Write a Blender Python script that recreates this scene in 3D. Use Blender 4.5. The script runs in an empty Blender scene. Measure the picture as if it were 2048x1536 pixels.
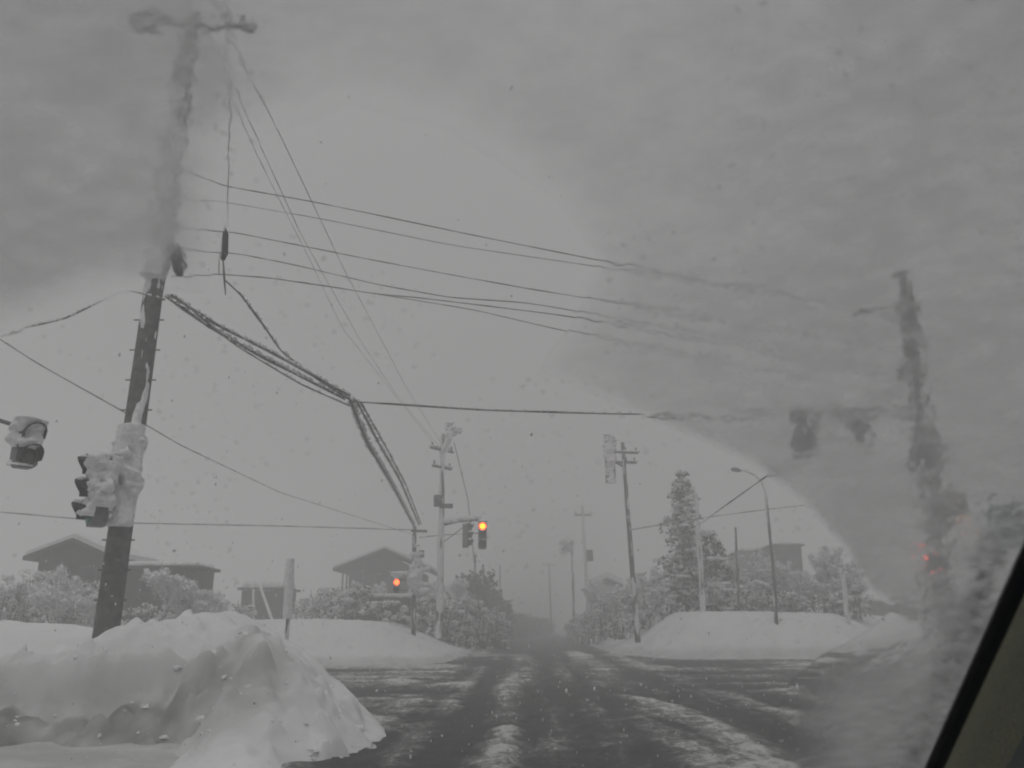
import bpy, math, random
import numpy as np
from mathutils import Vector
R = math.radians
SC = bpy.context.scene
COL = SC.collection

# ---------------------------------------------------------------- camera, world, sun, exposure
F = 1724.0; CX = 1024.0; CY = 768.0
TH = math.atan(482/1724.0); CT, ST = math.cos(TH), math.sin(TH)
EYE = 1.35
cam_d = bpy.data.cameras.new("camera"); cam = bpy.data.objects.new("camera", cam_d); COL.objects.link(cam)
cam.location = (0, 0, EYE); cam.rotation_euler = (R(90)+TH, 0, 0)
cam_d.sensor_width = 36; cam_d.lens = 36*F/2048
cam_d.clip_start = 0.02; cam_d.clip_end = 2000
SC.camera = cam
cam_d.dof.use_dof = True; cam_d.dof.focus_distance = 30; cam_d.dof.aperture_fstop = 11

SUN_EL, SUN_AZ = R(62), R(195)
w = bpy.data.worlds.new("World"); SC.world = w; w.use_nodes = True
nt = w.node_tree; nt.nodes.clear()
sky = nt.nodes.new("ShaderNodeTexSky"); sky.sky_type = 'NISHITA'; sky.sun_disc = False
sky.sun_elevation = SUN_EL; sky.sun_rotation = SUN_AZ; sky.dust_density = 4.0; sky.air_density = 1.0
bw = nt.nodes.new("ShaderNodeRGBToBW")
mixw = nt.nodes.new("ShaderNodeMix"); mixw.data_type = 'RGBA'; mixw.inputs[0].default_value = 0.75
mixw.inputs[7].default_value = (4.6, 4.6, 4.6, 1)          # even cloud deck over the clear-sky gradient
bg = nt.nodes.new("ShaderNodeBackground"); bg.inputs[1].default_value = 0.076
outw = nt.nodes.new("ShaderNodeOutputWorld")
nt.links.new(sky.outputs[0], bw.inputs[0]); nt.links.new(bw.outputs[0], mixw.inputs[6])
tcw = nt.nodes.new("ShaderNodeTexCoord"); sx = nt.nodes.new("ShaderNodeSeparateXYZ"); nt.links.new(tcw.outputs["Generated"], sx.inputs[0])
gz_ = nt.nodes.new("ShaderNodeMapRange"); gz_.inputs[1].default_value = 0; gz_.inputs[2].default_value = 1; gz_.inputs[3].default_value = .80; gz_.inputs[4].default_value = 1.28
nt.links.new(sx.outputs[2], gz_.inputs[0]); mulw = nt.nodes.new("ShaderNodeVectorMath"); mulw.operation = 'SCALE'   # overcast sky: brighter towards the zenith
nt.links.new(mixw.outputs[2], mulw.inputs[0]); nt.links.new(gz_.outputs[0], mulw.inputs[3])
nt.links.new(mulw.outputs[0], bg.inputs[0]); nt.links.new(bg.outputs[0], outw.inputs[0])

sd = bpy.data.lights.new("sun", 'SUN'); sd.energy = 0.5; sd.angle = R(40); sd.color = (1, .985, .96)
sun = bpy.data.objects.new("sun", sd); COL.objects.link(sun)
sun.rotation_euler = (R(90)-SUN_EL, 0, R(180)-SUN_AZ)

SC.view_settings.view_transform = 'Standard'; SC.view_settings.look = 'None'
SC.view_settings.exposure = 0.04; SC.view_settings.gamma = 1.0; SC.view_settings.use_curve_mapping = False
SC.cycles.use_denoising = True
SC.cycles.max_bounces = 10; SC.cycles.volume_bounces = 3; SC.cycles.transmission_bounces = 8
SC.cycles.transparent_max_bounces = 16; SC.cycles.diffuse_bounces = 4; SC.cycles.glossy_bounces = 3
SC.cycles.sample_clamp_indirect = 3.0
SC.cycles.blur_glossy = 0.5; SC.cycles.filter_width = 2.0

# ---------------------------------------------------------------- picture-to-place helpers
def ray(px, py):
    a = (px-CX)/F; b = -(py-CY)/F
    return Vector((a, CT-b*ST, ST+b*CT))
def at(px, py, Y):
    r = ray(px, py); k = Y/r.y
    return Vector((r.x*k, Y, EYE+r.z*k))
def span(px0, px1, Y): return abs(px1-px0)/F*Y/CT     # width in metres of a run of pixels at depth Y

# ---------------------------------------------------------------- noise
rng = np.random.RandomState(7)
_lat = rng.rand(512, 512)
def vnoise(x, y):
    x = np.asarray(x, float); y = np.asarray(y, float)
    xi = np.floor(x).astype(int); yi = np.floor(y).astype(int)
    fx = x-xi; fy = y-yi; fx = fx*fx*(3-2*fx); fy = fy*fy*(3-2*fy)
    g = lambda i, j: _lat[i % 512, j % 512]
    a = g(xi, yi)*(1-fx)+g(xi+1, yi)*fx; b = g(xi, yi+1)*(1-fx)+g(xi+1, yi+1)*fx
    return a*(1-fy)+b*fy-.5
def fbm(x, y, o=4):
    s = 0; amp = 1; k = 1
    for i in range(o):
        s = s+amp*vnoise(x*k+17.3*i, y*k+5.1*i); amp *= .5; k *= 2.03
    return s
def sstep(a, b, x):
    t = np.clip((np.asarray(x, float)-a)/(b-a), 0, 1); return t*t*(3-2*t)

# ---------------------------------------------------------------- materials
M = {}
def mat(name, col, rough=.8, noise=None, bump=0, scale=8, spec=.3, metal=0, emit=None, es=0):
    m = bpy.data.materials.new(name); m.use_nodes = True; n = m.node_tree.nodes; l = m.node_tree.links
    p = n["Principled BSDF"]; p.inputs["Roughness"].default_value = rough
    p.inputs["Base Color"].default_value = (*col, 1); p.inputs["Metallic"].default_value = metal
    p.inputs["Specular IOR Level"].default_value = spec
    tc = n.new("ShaderNodeTexCoord"); nz = n.new("ShaderNodeTexNoise"); nz.inputs["Scale"].default_value = scale
    nz.inputs["Detail"].default_value = 6; l.new(tc.outputs["Object"], nz.inputs["Vector"])
    if noise:
        r = n.new("ShaderNodeValToRGB"); r.color_ramp.elements[0].position = .35; r.color_ramp.elements[1].position = .65
        r.color_ramp.elements[0].color = (*col, 1); r.color_ramp.elements[1].color = (*noise, 1)
        l.new(nz.outputs["Fac"], r.inputs[0]); l.new(r.outputs[0], p.inputs["Base Color"])
    if bump:
        b = n.new("ShaderNodeBump"); b.inputs["Strength"].default_value = bump; b.inputs["Distance"].default_value = .05
        l.new(nz.outputs["Fac"], b.inputs["Height"]); l.new(b.outputs[0], p.inputs["Normal"])
    if emit:
        p.inputs["Emission Color"].default_value = (*emit, 1); p.inputs["Emission Strength"].default_value = es
    M[name] = m; return m
mat("snow", (.80, .80, .81), .9, (.84, .84, .84), .35, 3, .1)
mat("snow_lump", (.66, .66, .67), .9, (.82, .82, .82), .8, 14, .1)
mat("concrete", (.085, .085, .085), .85, (.15, .15, .145), .3, 9)
mat("wet_steel", (.07, .07, .07), .5, (.11, .11, .11), .05, 20)
mat("cable", (.09, .09, .09), .7, (.26, .26, .26), 0, 4)
mat("bark", (.045, .04, .035), .95, (.09, .085, .08), .4, 18)
mat("needles", (.015, .018, .014), .9, (.03, .035, .028), 0, 5)
mat("twigs", (.10, .095, .09), .95, (.2, .2, .2), 0, 6)
mat("dark_wood", (.045, .043, .041), .85, (.07, .066, .062), .1, 6)
mat("grey_wall", (.11, .11, .11), .85, (.15, .15, .15), .1, 3)
mat("glass_dark", (.02, .022, .025), .2, None, 0, 3, .6)
mat("housing", (.13, .13, .135), .55, (.17, .17, .17), 0, 20)
mat("visor", (.03, .03, .03), .6)
mat("lens_green", (.02, .12, .10), .25, None, 0, 3, .6)
mat("lens_dark", (.03, .03, .02), .25, None, 0, 3, .6)
mat("lit_red", (.6, .05, .01), .4, None, 0, 3, .3, 0, (1.0, .06, .01), 11.0)
mat("lit_core", (.8, .5, .02), .4, None, 0, 3, .3, 0, (1.0, .30, .0), 7.0)
mat("lit_orange", (.7, .3, .05), .4, None, 0, 3, .3, 0, (1.0, .38, .10), 5)
mat("teal_sign", (.02, .10, .085), .5, (.03, .13, .11), 0, 4)
mat("sign_dark", (.03, .035, .033), .6)
mat("rubber", (.012, .012, .014), .5, None, 0, 3, .3)
mat("seal", (.006, .006, .012), .35, None, 0, 3, .4)
mat("trim", (.70, .70, .55), .85, (.80, .80, .62), .4, 420, .2)
mat("paint", (.25, .26, .28), .3, (.27, .28, .30), 0, 2, .5)
mat("cabin_dark", (.22, .22, .20), .8)

# ---------------------------------------------------------------- mesh building
class MB:
    def __init__(s): s.v = []; s.f = []
    def tube(s, pts, rad, n=6, cap=True):
        pts = [Vector(p) for p in pts]; k = len(pts)
        if not hasattr(rad, '__len__'): rad = [rad]*k
        base = len(s.v); prev = None
        for i, p in enumerate(pts):
            t = (pts[min(i+1, k-1)]-pts[max(i-1, 0)])
            t = t.normalized() if t.length > 1e-9 else Vector((0, 0, 1))
            if prev is None:
                u = t.cross(Vector((0, 0, 1)) if abs(t.z) < .9 else Vector((0, 1, 0))).normalized()
            else:
                u = (prev-t*prev.dot(t)).normalized()
            prev = u; v = t.cross(u)
            for j in range(n):
                a = 2*math.pi*j/n; s.v.append(p+(u*math.cos(a)+v*math.sin(a))*rad[i])
        for i in range(k-1):
            for j in range(n):
                a = base+i*n+j; b = base+i*n+(j+1) % n
                s.f.append((a, b, b+n, a+n))
        if cap:
            s.f.append(tuple(base+j for j in range(n))[::-1]); s.f.append(tuple(base+(k-1)*n+j for j in range(n)))
        return s
    def box(s, c, d, rot=0):
        c = Vector(c); b = len(s.v); cr, sr = math.cos(rot), math.sin(rot)
        for z in (-1, 1):
            for x, y in ((-1, -1), (1, -1), (1, 1), (-1, 1)):
                X, Y = x*d[0]/2, y*d[1]/2
                s.v.append(c+Vector((X*cr-Y*sr, X*sr+Y*cr, z*d[2]/2)))
        for f in ((3, 2, 1, 0), (4, 5, 6, 7), (0, 1, 5, 4), (1, 2, 6, 5), (2, 3, 7, 6), (3, 0, 4, 7)):
            s.f.append(tuple(b+i for i in f))
        return s
    def hexa(s, P):
        b = len(s.v); s.v += [Vector(p) for p in P]
        for f in ((3, 2, 1, 0), (4, 5, 6, 7), (0, 1, 5, 4), (1, 2, 6, 5), (2, 3, 7, 6), (3, 0, 4, 7)):
            s.f.append(tuple(b+i for i in f))
        return s
    def prism(s, poly, depth):   # poly: list of points, depth vector
        b = len(s.v); k = len(poly); d = Vector(depth)
        s.v += [Vector(p) for p in poly]+[Vector(p)+d for p in poly]
        s.f.append(tuple(b+i for i in range(k))[::-1]); s.f.append(tuple(b+k+i for i in range(k)))
        for i in range(k):
            j = (i+1) % k; s.f.append((b+i, b+j, b+k+j, b+k+i))
        return s
    def blob(s, c, r, rnd, n=6, m=4, jag=.3):
        c = Vector(c); b = len(s.v)
        if not hasattr(r, '__len__'): r = (r, r, r)
        ph = rnd.random()*6
        s.v.append(c+Vector((0, 0, -r[2])))
        for i in range(1, m):
            a = math.pi*i/m
            for j in range(n):
                o = 2*math.pi*j/n+ph; k = 1+jag*(rnd.random()*2-1)
                s.v.append(c+Vector((math.cos(o)*math.sin(a)*r[0]*k, math.sin(o)*math.sin(a)*r[1]*k, -math.cos(a)*r[2]*k)))
        s.v.append(c+Vector((0, 0, r[2])))
        for j in range(n): s.f.append((b, b+1+(j+1) % n, b+1+j))
        for i in range(m-2):
            for j in range(n):
                p = b+1+i*n+j; q = b+1+i*n+(j+1) % n; s.f.append((p, q, q+n, p+n))
        t = len(s.v)-1; q = b+1+(m-2)*n
        for j in range(n): s.f.append((q+j, q+(j+1) % n, t))
        return s
    def tri(s, a, b_, c):
        b = len(s.v); s.v += [Vector(a), Vector(b_), Vector(c)]; s.f.append((b, b+1, b+2)); return s
    def quad(s, a, b_, c, d):
        b = len(s.v); s.v += [Vector(a), Vector(b_), Vector(c), Vector(d)]; s.f.append((b, b+1, b+2, b+3)); return s
    def build(s, name, m, parent=None, smooth=False):
        me = bpy.data.meshes.new(name); me.from_pydata([tuple(v) for v in s.v], [], s.f); me.update()
        if smooth: me.polygons.foreach_set('use_smooth', [True]*len(me.polygons))
        me.materials.append(M[m] if isinstance(m, str) else m)
        o = bpy.data.objects.new(name, me); COL.objects.link(o)
        if parent:
            o.parent = parent
            pl = parent.location
            if parent.parent: pl = pl+parent.parent.location
            for v in me.vertices: v.co -= pl
        return o
    def build_clusters(s, name, m, parent, gap=.35):
        # one part for every patch of snow that hangs together
        par = list(range(len(s.v)))
        def find(a):
            while par[a] != a: par[a] = par[par[a]]; a = par[a]
            return a
        for f in s.f:
            for b in f[1:]:
                x, y = find(f[0]), find(b)
                if x != y: par[y] = x
        comp = {}
        for i in range(len(s.v)): comp.setdefault(find(i), []).append(i)
        keys = list(comp); cen = []; rad = []
        for k in keys:
            P = np.array([tuple(s.v[i]) for i in comp[k]]); c = P.mean(0); cen.append(c); rad.append(np.abs(P-c).max())
        cen = np.array(cen); rad = np.array(rad); n = len(keys); g = list(range(n))
        def fg(a):
            while g[a] != a: g[a] = g[g[a]]; a = g[a]
            return a
        for i in range(n):
            d = np.linalg.norm(cen[i+1:]-cen[i], axis=1)-rad[i]-rad[i+1:]
            for j in np.nonzero(d < gap)[0]:
                x, y = fg(i), fg(i+1+int(j))
                if x != y: g[y] = x
        groups = {}
        for i in range(n): groups.setdefault(fg(i), []).append(keys[i])
        inv = {find(f[0]): [] for f in s.f}
        for f in s.f: inv[find(f[0])].append(f)
        for ks in groups.values():
            q = MB()
            for k in ks:
                mp = {i: len(q.v)+n_ for n_, i in enumerate(comp[k])}; q.v += [s.v[i] for i in comp[k]]
                q.f += [tuple(mp[i] for i in f) for f in inv.get(k, [])]
            q.build(name, m, parent, True)
def empty(name, loc, label, cat, group=None):
    o = bpy.data.objects.new(name, None); COL.objects.link(o); o.location = loc; o.empty_display_size = .2
    o['label'] = label; o['category'] = cat
    if group: o['group'] = group
    return o
def tag(o, label, cat, group=None):
    o['label'] = label; o['category'] = cat
    if group: o['group'] = group
    return o
def lerp(a, b, t): return Vector(a)*(1-t)+Vector(b)*t

# ================================================================ SETTING: ground and road
BANKS = {
 'BL': [(-320, 29.6), (-30, 29.8), (-7.4, 30.3), (-4.3, 30.8), (-2.7, 32.4), (-2.1, 35), (-1.9, 45), (-1.1, 100), (3, 320), (-320, 320)],
 'BR': [(10.2, 320), (6.2, 100), (4.9, 47), (5.0, 40.5), (6.1, 37.2), (8.8, 35.6), (14.5, 36.6), (21.0, 46), (30, 62), (60, 110), (120, 209), (180, 320)],
 'NL': [(-320, 22), (-9, 22.6), (-6, 21.5), (-3.7, 17.5), (-2.0, 13.0), (-1.55, 11.0), (-1.8, 9.4), (-2.0, 8.3), (-2.6, 6), (-3.3, 4), (-3.4, -20), (-320, -20)],
 'NR': [(7.0, -20), (7.0, 10), (6.6, 13), (8, 17), (14, 22), (40, 34), (320, 80), (320, -20)],
}
def inside_dist(poly, X, Y):
    n = len(poly); ins = np.zeros(X.shape, bool); d = np.full(X.shape, 1e9)
    for i in range(n):
        x0, y0 = poly[i]; x1, y1 = poly[(i+1) % n]
        if y0 != y1:
            c = ((y0 > Y) != (y1 > Y)) & (X < (x1-x0)*(Y-y0)/(y1-y0)+x0); ins ^= c
        dx, dy = x1-x0, y1-y0; t = np.clip(((X-x0)*dx+(Y-y0)*dy)/(dx*dx+dy*dy), 0, 1)
        d = np.minimum(d, np.hypot(X-(x0+t*dx), Y-(y0+t*dy)))
    return np.where(ins, d, -d)
def height(X, Y):
    X = np.asarray(X, float); Y = np.asarray(Y, float)
    wob = .35*fbm(X*.9, Y*.9, 3)
    h = np.full(X.shape, -.06)
    d = inside_dist(BANKS['BL'], X, Y)+wob
    H = 1.42-.30*sstep(-7, -2.5, X)+.07*fbm(X*.25, Y*.25)
    h = np.maximum(h, -.06+(H+.06)*sstep(-.4, 4.2, d)**.75+.12*sstep(0, .3, d))
    d = inside_dist(BANKS['BR'], X, Y)+wob
    H = 1.2+.60*sstep(5.4, 8.2, X)+.08*fbm(X*.25+9, Y*.25)
    h = np.maximum(h, -.06+(H+.06)*sstep(-.4, 3.2, d)**.75+.12*sstep(0, .3, d))
    d = inside_dist(BANKS['NL'], X, Y)+wob*.7
    H = (.98+.20*fbm(X*.5+3, Y*.5)+.30*sstep(12, 16, Y))*(1-.93*sstep(-10, -8, X)*(1-sstep(11, 13.5, Y)))
    h = np.maximum(h, -.06+(H+.06)*sstep(0, 2.2, d)**.9+.06*sstep(0, .2, d))
    d = inside_dist(BANKS['NR'], X, Y)+wob
    H = .75+.2*fbm(X*.6+13, Y*.6)
    h = np.maximum(h, -.06+(H+.06)*sstep(0, 2.0, d))
    return h+np.where(h > .05, .05*fbm(X*2.2, Y*2.2, 3), 0)
def axis(segs):
    out = []
    for a, b, s in segs: out += list(np.arange(a, b, s))
    out.append(segs[-1][1]); return np.array(out)
def grid_obj(name, xs, ys, zf, m, attr=None, smooth=True, keep=None):
    X, Y = np.meshgrid(xs, ys); Z = zf(X, Y); ny, nx = X.shape
    V = np.stack([X, Y, Z], -1).reshape(-1, 3)
    i = np.arange(ny-1)[:, None]*nx+np.arange(nx-1)[None, :]
    Fc = np.stack([i, i+1, i+nx+1, i+nx], -1).reshape(-1, 4)
    if keep is not None:
        k = keep(X, Y); kk = (k[:-1, :-1] | k[1:, :-1] | k[:-1, 1:] | k[1:, 1:]).reshape(-1); Fc = Fc[kk]
    me = bpy.data.meshes.new(name)
    me.vertices.add(len(V)); me.vertices.foreach_set('co', V.ravel())
    me.loops.add(Fc.size); me.loops.foreach_set('vertex_index', Fc.ravel())
    me.polygons.add(len(Fc)); me.polygons.foreach_set('loop_start', np.arange(len(Fc))*4)
    me.polygons.foreach_set('loop_total', np.full(len(Fc), 4)); me.update(calc_edges=True)
    me.polygons.foreach_set('use_smooth', [smooth]*len(Fc))
    if attr:
        for an, fn in attr.items():
            A = me.attributes.new(an, 'FLOAT', 'POINT'); A.data.foreach_set('value', fn(X, Y).ravel().astype('f'))
    me.materials.append(m); me.validate()
    o = bpy.data.objects.new(name, me); COL.objects.link(o); return o

# ground snow material: clean snow, dirt thrown by the plough near the road edge, painted shade on the heap's cut face
def snow_ground_mat():
    m = bpy.data.materials.new("ground_snow"); m.use_nodes = True; n = m.node_tree.nodes; l = m.node_tree.links
    p = n["Principled BSDF"]; p.inputs["Roughness"].default_value = .95; p.inputs["Specular IOR Level"].default_value = .08
    tc = n.new("ShaderNodeTexCoord")
    at_ = n.new("ShaderNodeAttribute"); at_.attribute_name = "dirt_shade"
    nz = n.new("ShaderNodeTexNoise"); nz.inputs["Scale"].default_value = 1.6; nz.inputs["Detail"].default_value = 9
    l.new(tc.outputs["Object"], nz.inputs["Vector"])
    mu = n.new("ShaderNodeMath"); mu.operation = 'MULTIPLY'; l.new(at_.outputs["Fac"], mu.inputs[0])
    mr = n.new("ShaderNodeMapRange"); mr.inputs[1].default_value = .0; mr.inputs[2].default_value = .58
    l.new(nz.outputs["Fac"], mr.inputs[0]); l.new(mr.outputs[0], mu.inputs[1])
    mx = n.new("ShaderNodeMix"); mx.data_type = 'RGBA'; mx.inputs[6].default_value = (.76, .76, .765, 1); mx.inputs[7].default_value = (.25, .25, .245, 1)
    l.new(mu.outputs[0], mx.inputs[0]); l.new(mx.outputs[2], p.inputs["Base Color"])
    b = n.new("ShaderNodeBump"); b.inputs["Strength"].default_value = .5; b.inputs["Distance"].default_value = .12
    l.new(nz.outputs["Fac"], b.inputs["Height"]); l.new(b.outputs[0], p.inputs["Normal"])
    M["ground_snow"] = m; return m
snow_ground_mat()
def dirt_shade(X, Y):
    d = np.full(X.shape, 0.05)
    for k, wd, am in (('BL', .35, .45), ('BR', .35, .45), ('NR', 1.0, .8), ('NL', .7, .7)):
        e = inside_dist(BANKS[k], X, Y)+.35*fbm(X*.9, Y*.9, 3)
        d = np.maximum(d, am*np.exp(-(np.maximum(e-.1, 0)/wd)**2)*(e > -1.2))
    d = np.maximum(d, .6*sstep(-2.4, -3.4, X)*(1-sstep(9.9, 11, Y+.5*fbm(X*.7, Y*.7, 3))))
    return d
xs = axis([(-320, -60, 20), (-60, -20, 2), (-20, -9, .4), (-9, 12, .17), (12, 24, .4), (24, 70, 2), (70, 320, 20)])
ys = axis([(-20, 6, 1), (6, 44, .17), (44, 60, .5), (60, 120, 2), (120, 320, 20)])
g = grid_obj("ground", xs, ys, height, M["ground_snow"], {"dirt_shade": dirt_shade}); g['kind'] = 'structure'

# road: slush field with wheel tracks
def gpt(px, py):                                       # where a sight line meets the road
    r = ray(px, py); k = -EYE/r.z; return (r.x*k, r.y*k)
STROKES = [([gpt(*p) for p in pp], wd, k) for pp, wd, k in (
    ([(985, 1322), (962, 1370), (942, 1430), (905, 1545)], .17, -.55), ([(1055, 1345), (1064, 1420), (1075, 1500), (1080, 1560)], .24, -.55),
    ([(965, 1318), (905, 1362), (860, 1372)], .5, -.5), ([(972, 1335), (930, 1392), (892, 1452)], .30, .28), ([(1012, 1338), (1010, 1400)], .35, .08),
    ([(1012, 1462), (1005, 1500), (1000, 1560)], .24, .5), ([(1090, 1400), (1110, 1450), (1150, 1500)], .14, .3), ([(1110, 1385), (1150, 1450), (1200, 1545)], .2, -.3),
    ([(960, 1314), (1060, 1311), (1170, 1313), (1240, 1309)], .9, .5), ([(1240, 1322), (1300, 1332), (1390, 1345)], .5, .22),
    ([(1225, 1392), (1330, 1412), (1440, 1460), (1500, 1510)], .16, .3), ([(1240, 1425), (1330, 1455), (1400, 1500), (1440, 1560)], .5, .24),
    ([(1200, 1378), (1330, 1400)], .25, -.4), ([(1320, 1440), (1420, 1490), (1480, 1545)], .14, -.45),
    ([(1420, 1322), (1520, 1320), (1640, 1312)], .5, .45), ([(1330, 1330), (1500, 1332), (1640, 1330)], .6, -.45),
    ([(620, 1345), (720, 1343)], .7, -.8), ([(650, 1362), (760, 1366), (890, 1372)], .8, .75), ([(700, 1388), (800, 1386), (900, 1388)], .35, -.6),
    ([(690, 1402), (780, 1404), (880, 1408)], .3, .45), ([(700, 1420), (800, 1436), (880, 1448)], .5, -.25), ([(1180, 1470), (1215, 1500)], .1, .5),
    ([(840, 1470), (800, 1500), (760, 1545)], .25, .3), ([(770, 1475), (720, 1545)], .25, -.6))]
def stroke(X, Y, pts, wd):
    d = np.full(X.shape, 1e9)
    for (x0, y0), (x1, y1) in zip(pts[:-1], pts[1:]):
        dx, dy = x1-x0, y1-y0; t = np.clip(((X-x0)*dx+(Y-y0)*dy)/(dx*dx+dy*dy), 0, 1)
        d = np.minimum(d, np.hypot(X-(x0+t*dx), Y-(y0+t*dy)))
    return np.exp(-(d/wd)**2)
def slush(X, Y):
    xr = X-.02*Y
    s = .52+.65*fbm(xr*1.6, Y*.16, 4)
    # wheel tracks running down the street (dark), ridge of slush between them (light)
    nz = .25*fbm(xr*3, Y*.5, 3)
    wob = .22*fbm(xr*0+3, Y*.10, 2)
    for c, wd, k in ((-.95, .26, -.5), (.62, .34, -.55), (1.35, .2, -.35), (-1.75, .25, -.25), (3.1, .3, -.4), (4.6, .35, -.35), (6.1, .4, -.3)):
        s = s+k*np.exp(-((xr-c-wob)/wd)**2)*(1+nz)
    for c, wd, k in ((-.22, .34, .04), (2.2, .35, .15), (-2.5, .35, .2), (3.9, .25, .2)):
        s = s+k*np.exp(-((xr-c-wob)/wd)**2)*(.6+1.3*fbm(xr*.7+4, Y*.35, 3)+.4)
    # crossing street: streaks along X
    cr = sstep(17, 20, Y)*(1-sstep(33, 37, Y))*(1-sstep(-2.8, -.8, xr))
    s2 = .55+.9*fbm(X*.12+5, Y*1.1, 4)
    s = s*(1-cr)+s2*cr
    cr = sstep(16, 20, Y)*(1-sstep(36, 42, Y))*sstep(1.5, 5, xr)*.65
    s2 = .38+.8*fbm(X*.15+15, Y*.9, 4)
    s = s*(1-cr)+s2*cr
    # scrap of snow left beside the right corner, chunk of packed snow in front
    s = s+.9*np.exp(-((X-10.2)/1.1)**2-((Y-31)/2.2)**2)
    s = s-.35*sstep(40, 60, Y)
    for pp, wd, k in STROKES:
        s = s+k*stroke(X, Y, pp, wd)*(.75+.9*fbm(X*2.1, Y*.9, 3))
    near = 1-.6*sstep(30, 60, Y)
    s = s+near*(.34*fbm(X*2.6, Y*1.5, 4)+.16*fbm(X*7, Y*4, 3))
    s = s+.22*near*np.clip(fbm(xr*4+8, Y*.8, 3), 0, 1)*sstep(1, 3, X)
    return np.clip(s, 0, 1.2)
def road_z(X, Y):
    return .004+.075*slush(X, Y)+.02*fbm(X*6, Y*4, 2)
def road_mat():
    m = bpy.data.materials.new("road_slush"); m.use_nodes = True; n = m.node_tree.nodes; l = m.node_tree.links
    p = n["Principled BSDF"]
    tc = n.new("ShaderNodeTexCoord"); A = n.new("ShaderNodeAttribute"); A.attribute_name = "slush"
    mp = n.new("ShaderNodeMapping"); mp.inputs["Scale"].default_value = (3.2, 1.1, 1)
    l.new(tc.outputs["Object"], mp.inputs[0])
    nz = n.new("ShaderNodeTexNoise"); nz.inputs["Scale"].default_value = 1.7; nz.inputs["Detail"].default_value = 12; nz.inputs["Roughness"].default_value = .78
    l.new(mp.outputs[0], nz.inputs["Vector"])
    a = n.new("ShaderNodeMath"); a.operation = 'MULTIPLY_ADD'; a.inputs[1].default_value = 2.1; a.inputs[2].default_value = -1.03
    l.new(nz.outputs["Fac"], a.inputs[0])
    nf = n.new("ShaderNodeTexNoise"); nf.inputs["Scale"].default_value = 13; nf.inputs["Detail"].default_value = 8; nf.inputs["Roughness"].default_value = .75
    l.new(tc.outputs["Object"], nf.inputs["Vector"])
    a2 = n.new("ShaderNodeMath"); a2.operation = 'MULTIPLY_ADD'; a2.inputs[1].default_value = 1.5; a2.inputs[2].default_value = -.75; l.new(nf.outputs["Fac"], a2.inputs[0])
    a3 = n.new("ShaderNodeMath"); a3.operation = 'ADD'; l.new(a.outputs[0], a3.inputs[0]); l.new(a2.outputs[0], a3.inputs[1]); a = a3
    ad = n.new("ShaderNodeMath"); ad.operation = 'ADD'; l.new(a.outputs[0], ad.inputs[0]); l.new(A.outputs["Fac"], ad.inputs[1])
    cr = n.new("ShaderNodeValToRGB"); e = cr.color_ramp.elements
    e[0].position = .08; e[0].color = (.045, .045, .046, 1); e[1].position = 1.0; e[1].color = (.70, .70, .69, 1)
    x = cr.color_ramp.elements.new(.4); x.color = (.12, .12, .12, 1)
    x = cr.color_ramp.elements.new(.68); x.color = (.27, .27, .268, 1)
    l.new(ad.outputs[0], cr.inputs[0]); l.new(cr.outputs[0], p.inputs["Base Color"])
    rr = n.new("ShaderNodeMapRange"); rr.inputs[3].default_value = .42; rr.inputs[4].default_value = .95; l.new(ad.outputs[0], rr.inputs[0])
    l.new(rr.outputs[0], p.inputs["Roughness"]); p.inputs["Specular IOR Level"].default_value = .25
    b = n.new("ShaderNodeBump"); b.inputs["Strength"].default_value = .7; b.inputs["Distance"].default_value = .05
    l.new(ad.outputs[0], b.inputs["Height"]); l.new(b.outputs[0], p.inputs["Normal"])
    return m
xs = axis([(-60, -12, 2), (-12, 16, .12), (16, 30, .6), (30, 150, 6)])
ys = axis([(-20, 7, 1), (7, 40, .12), (40, 70, .5), (70, 320, 5)])
rd = grid_obj("road", xs, ys, road_z, road_mat(), {"slush": slush},
              keep=lambda X, Y: height(X, Y) < .12)
rd['kind'] = 'structure'

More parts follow.
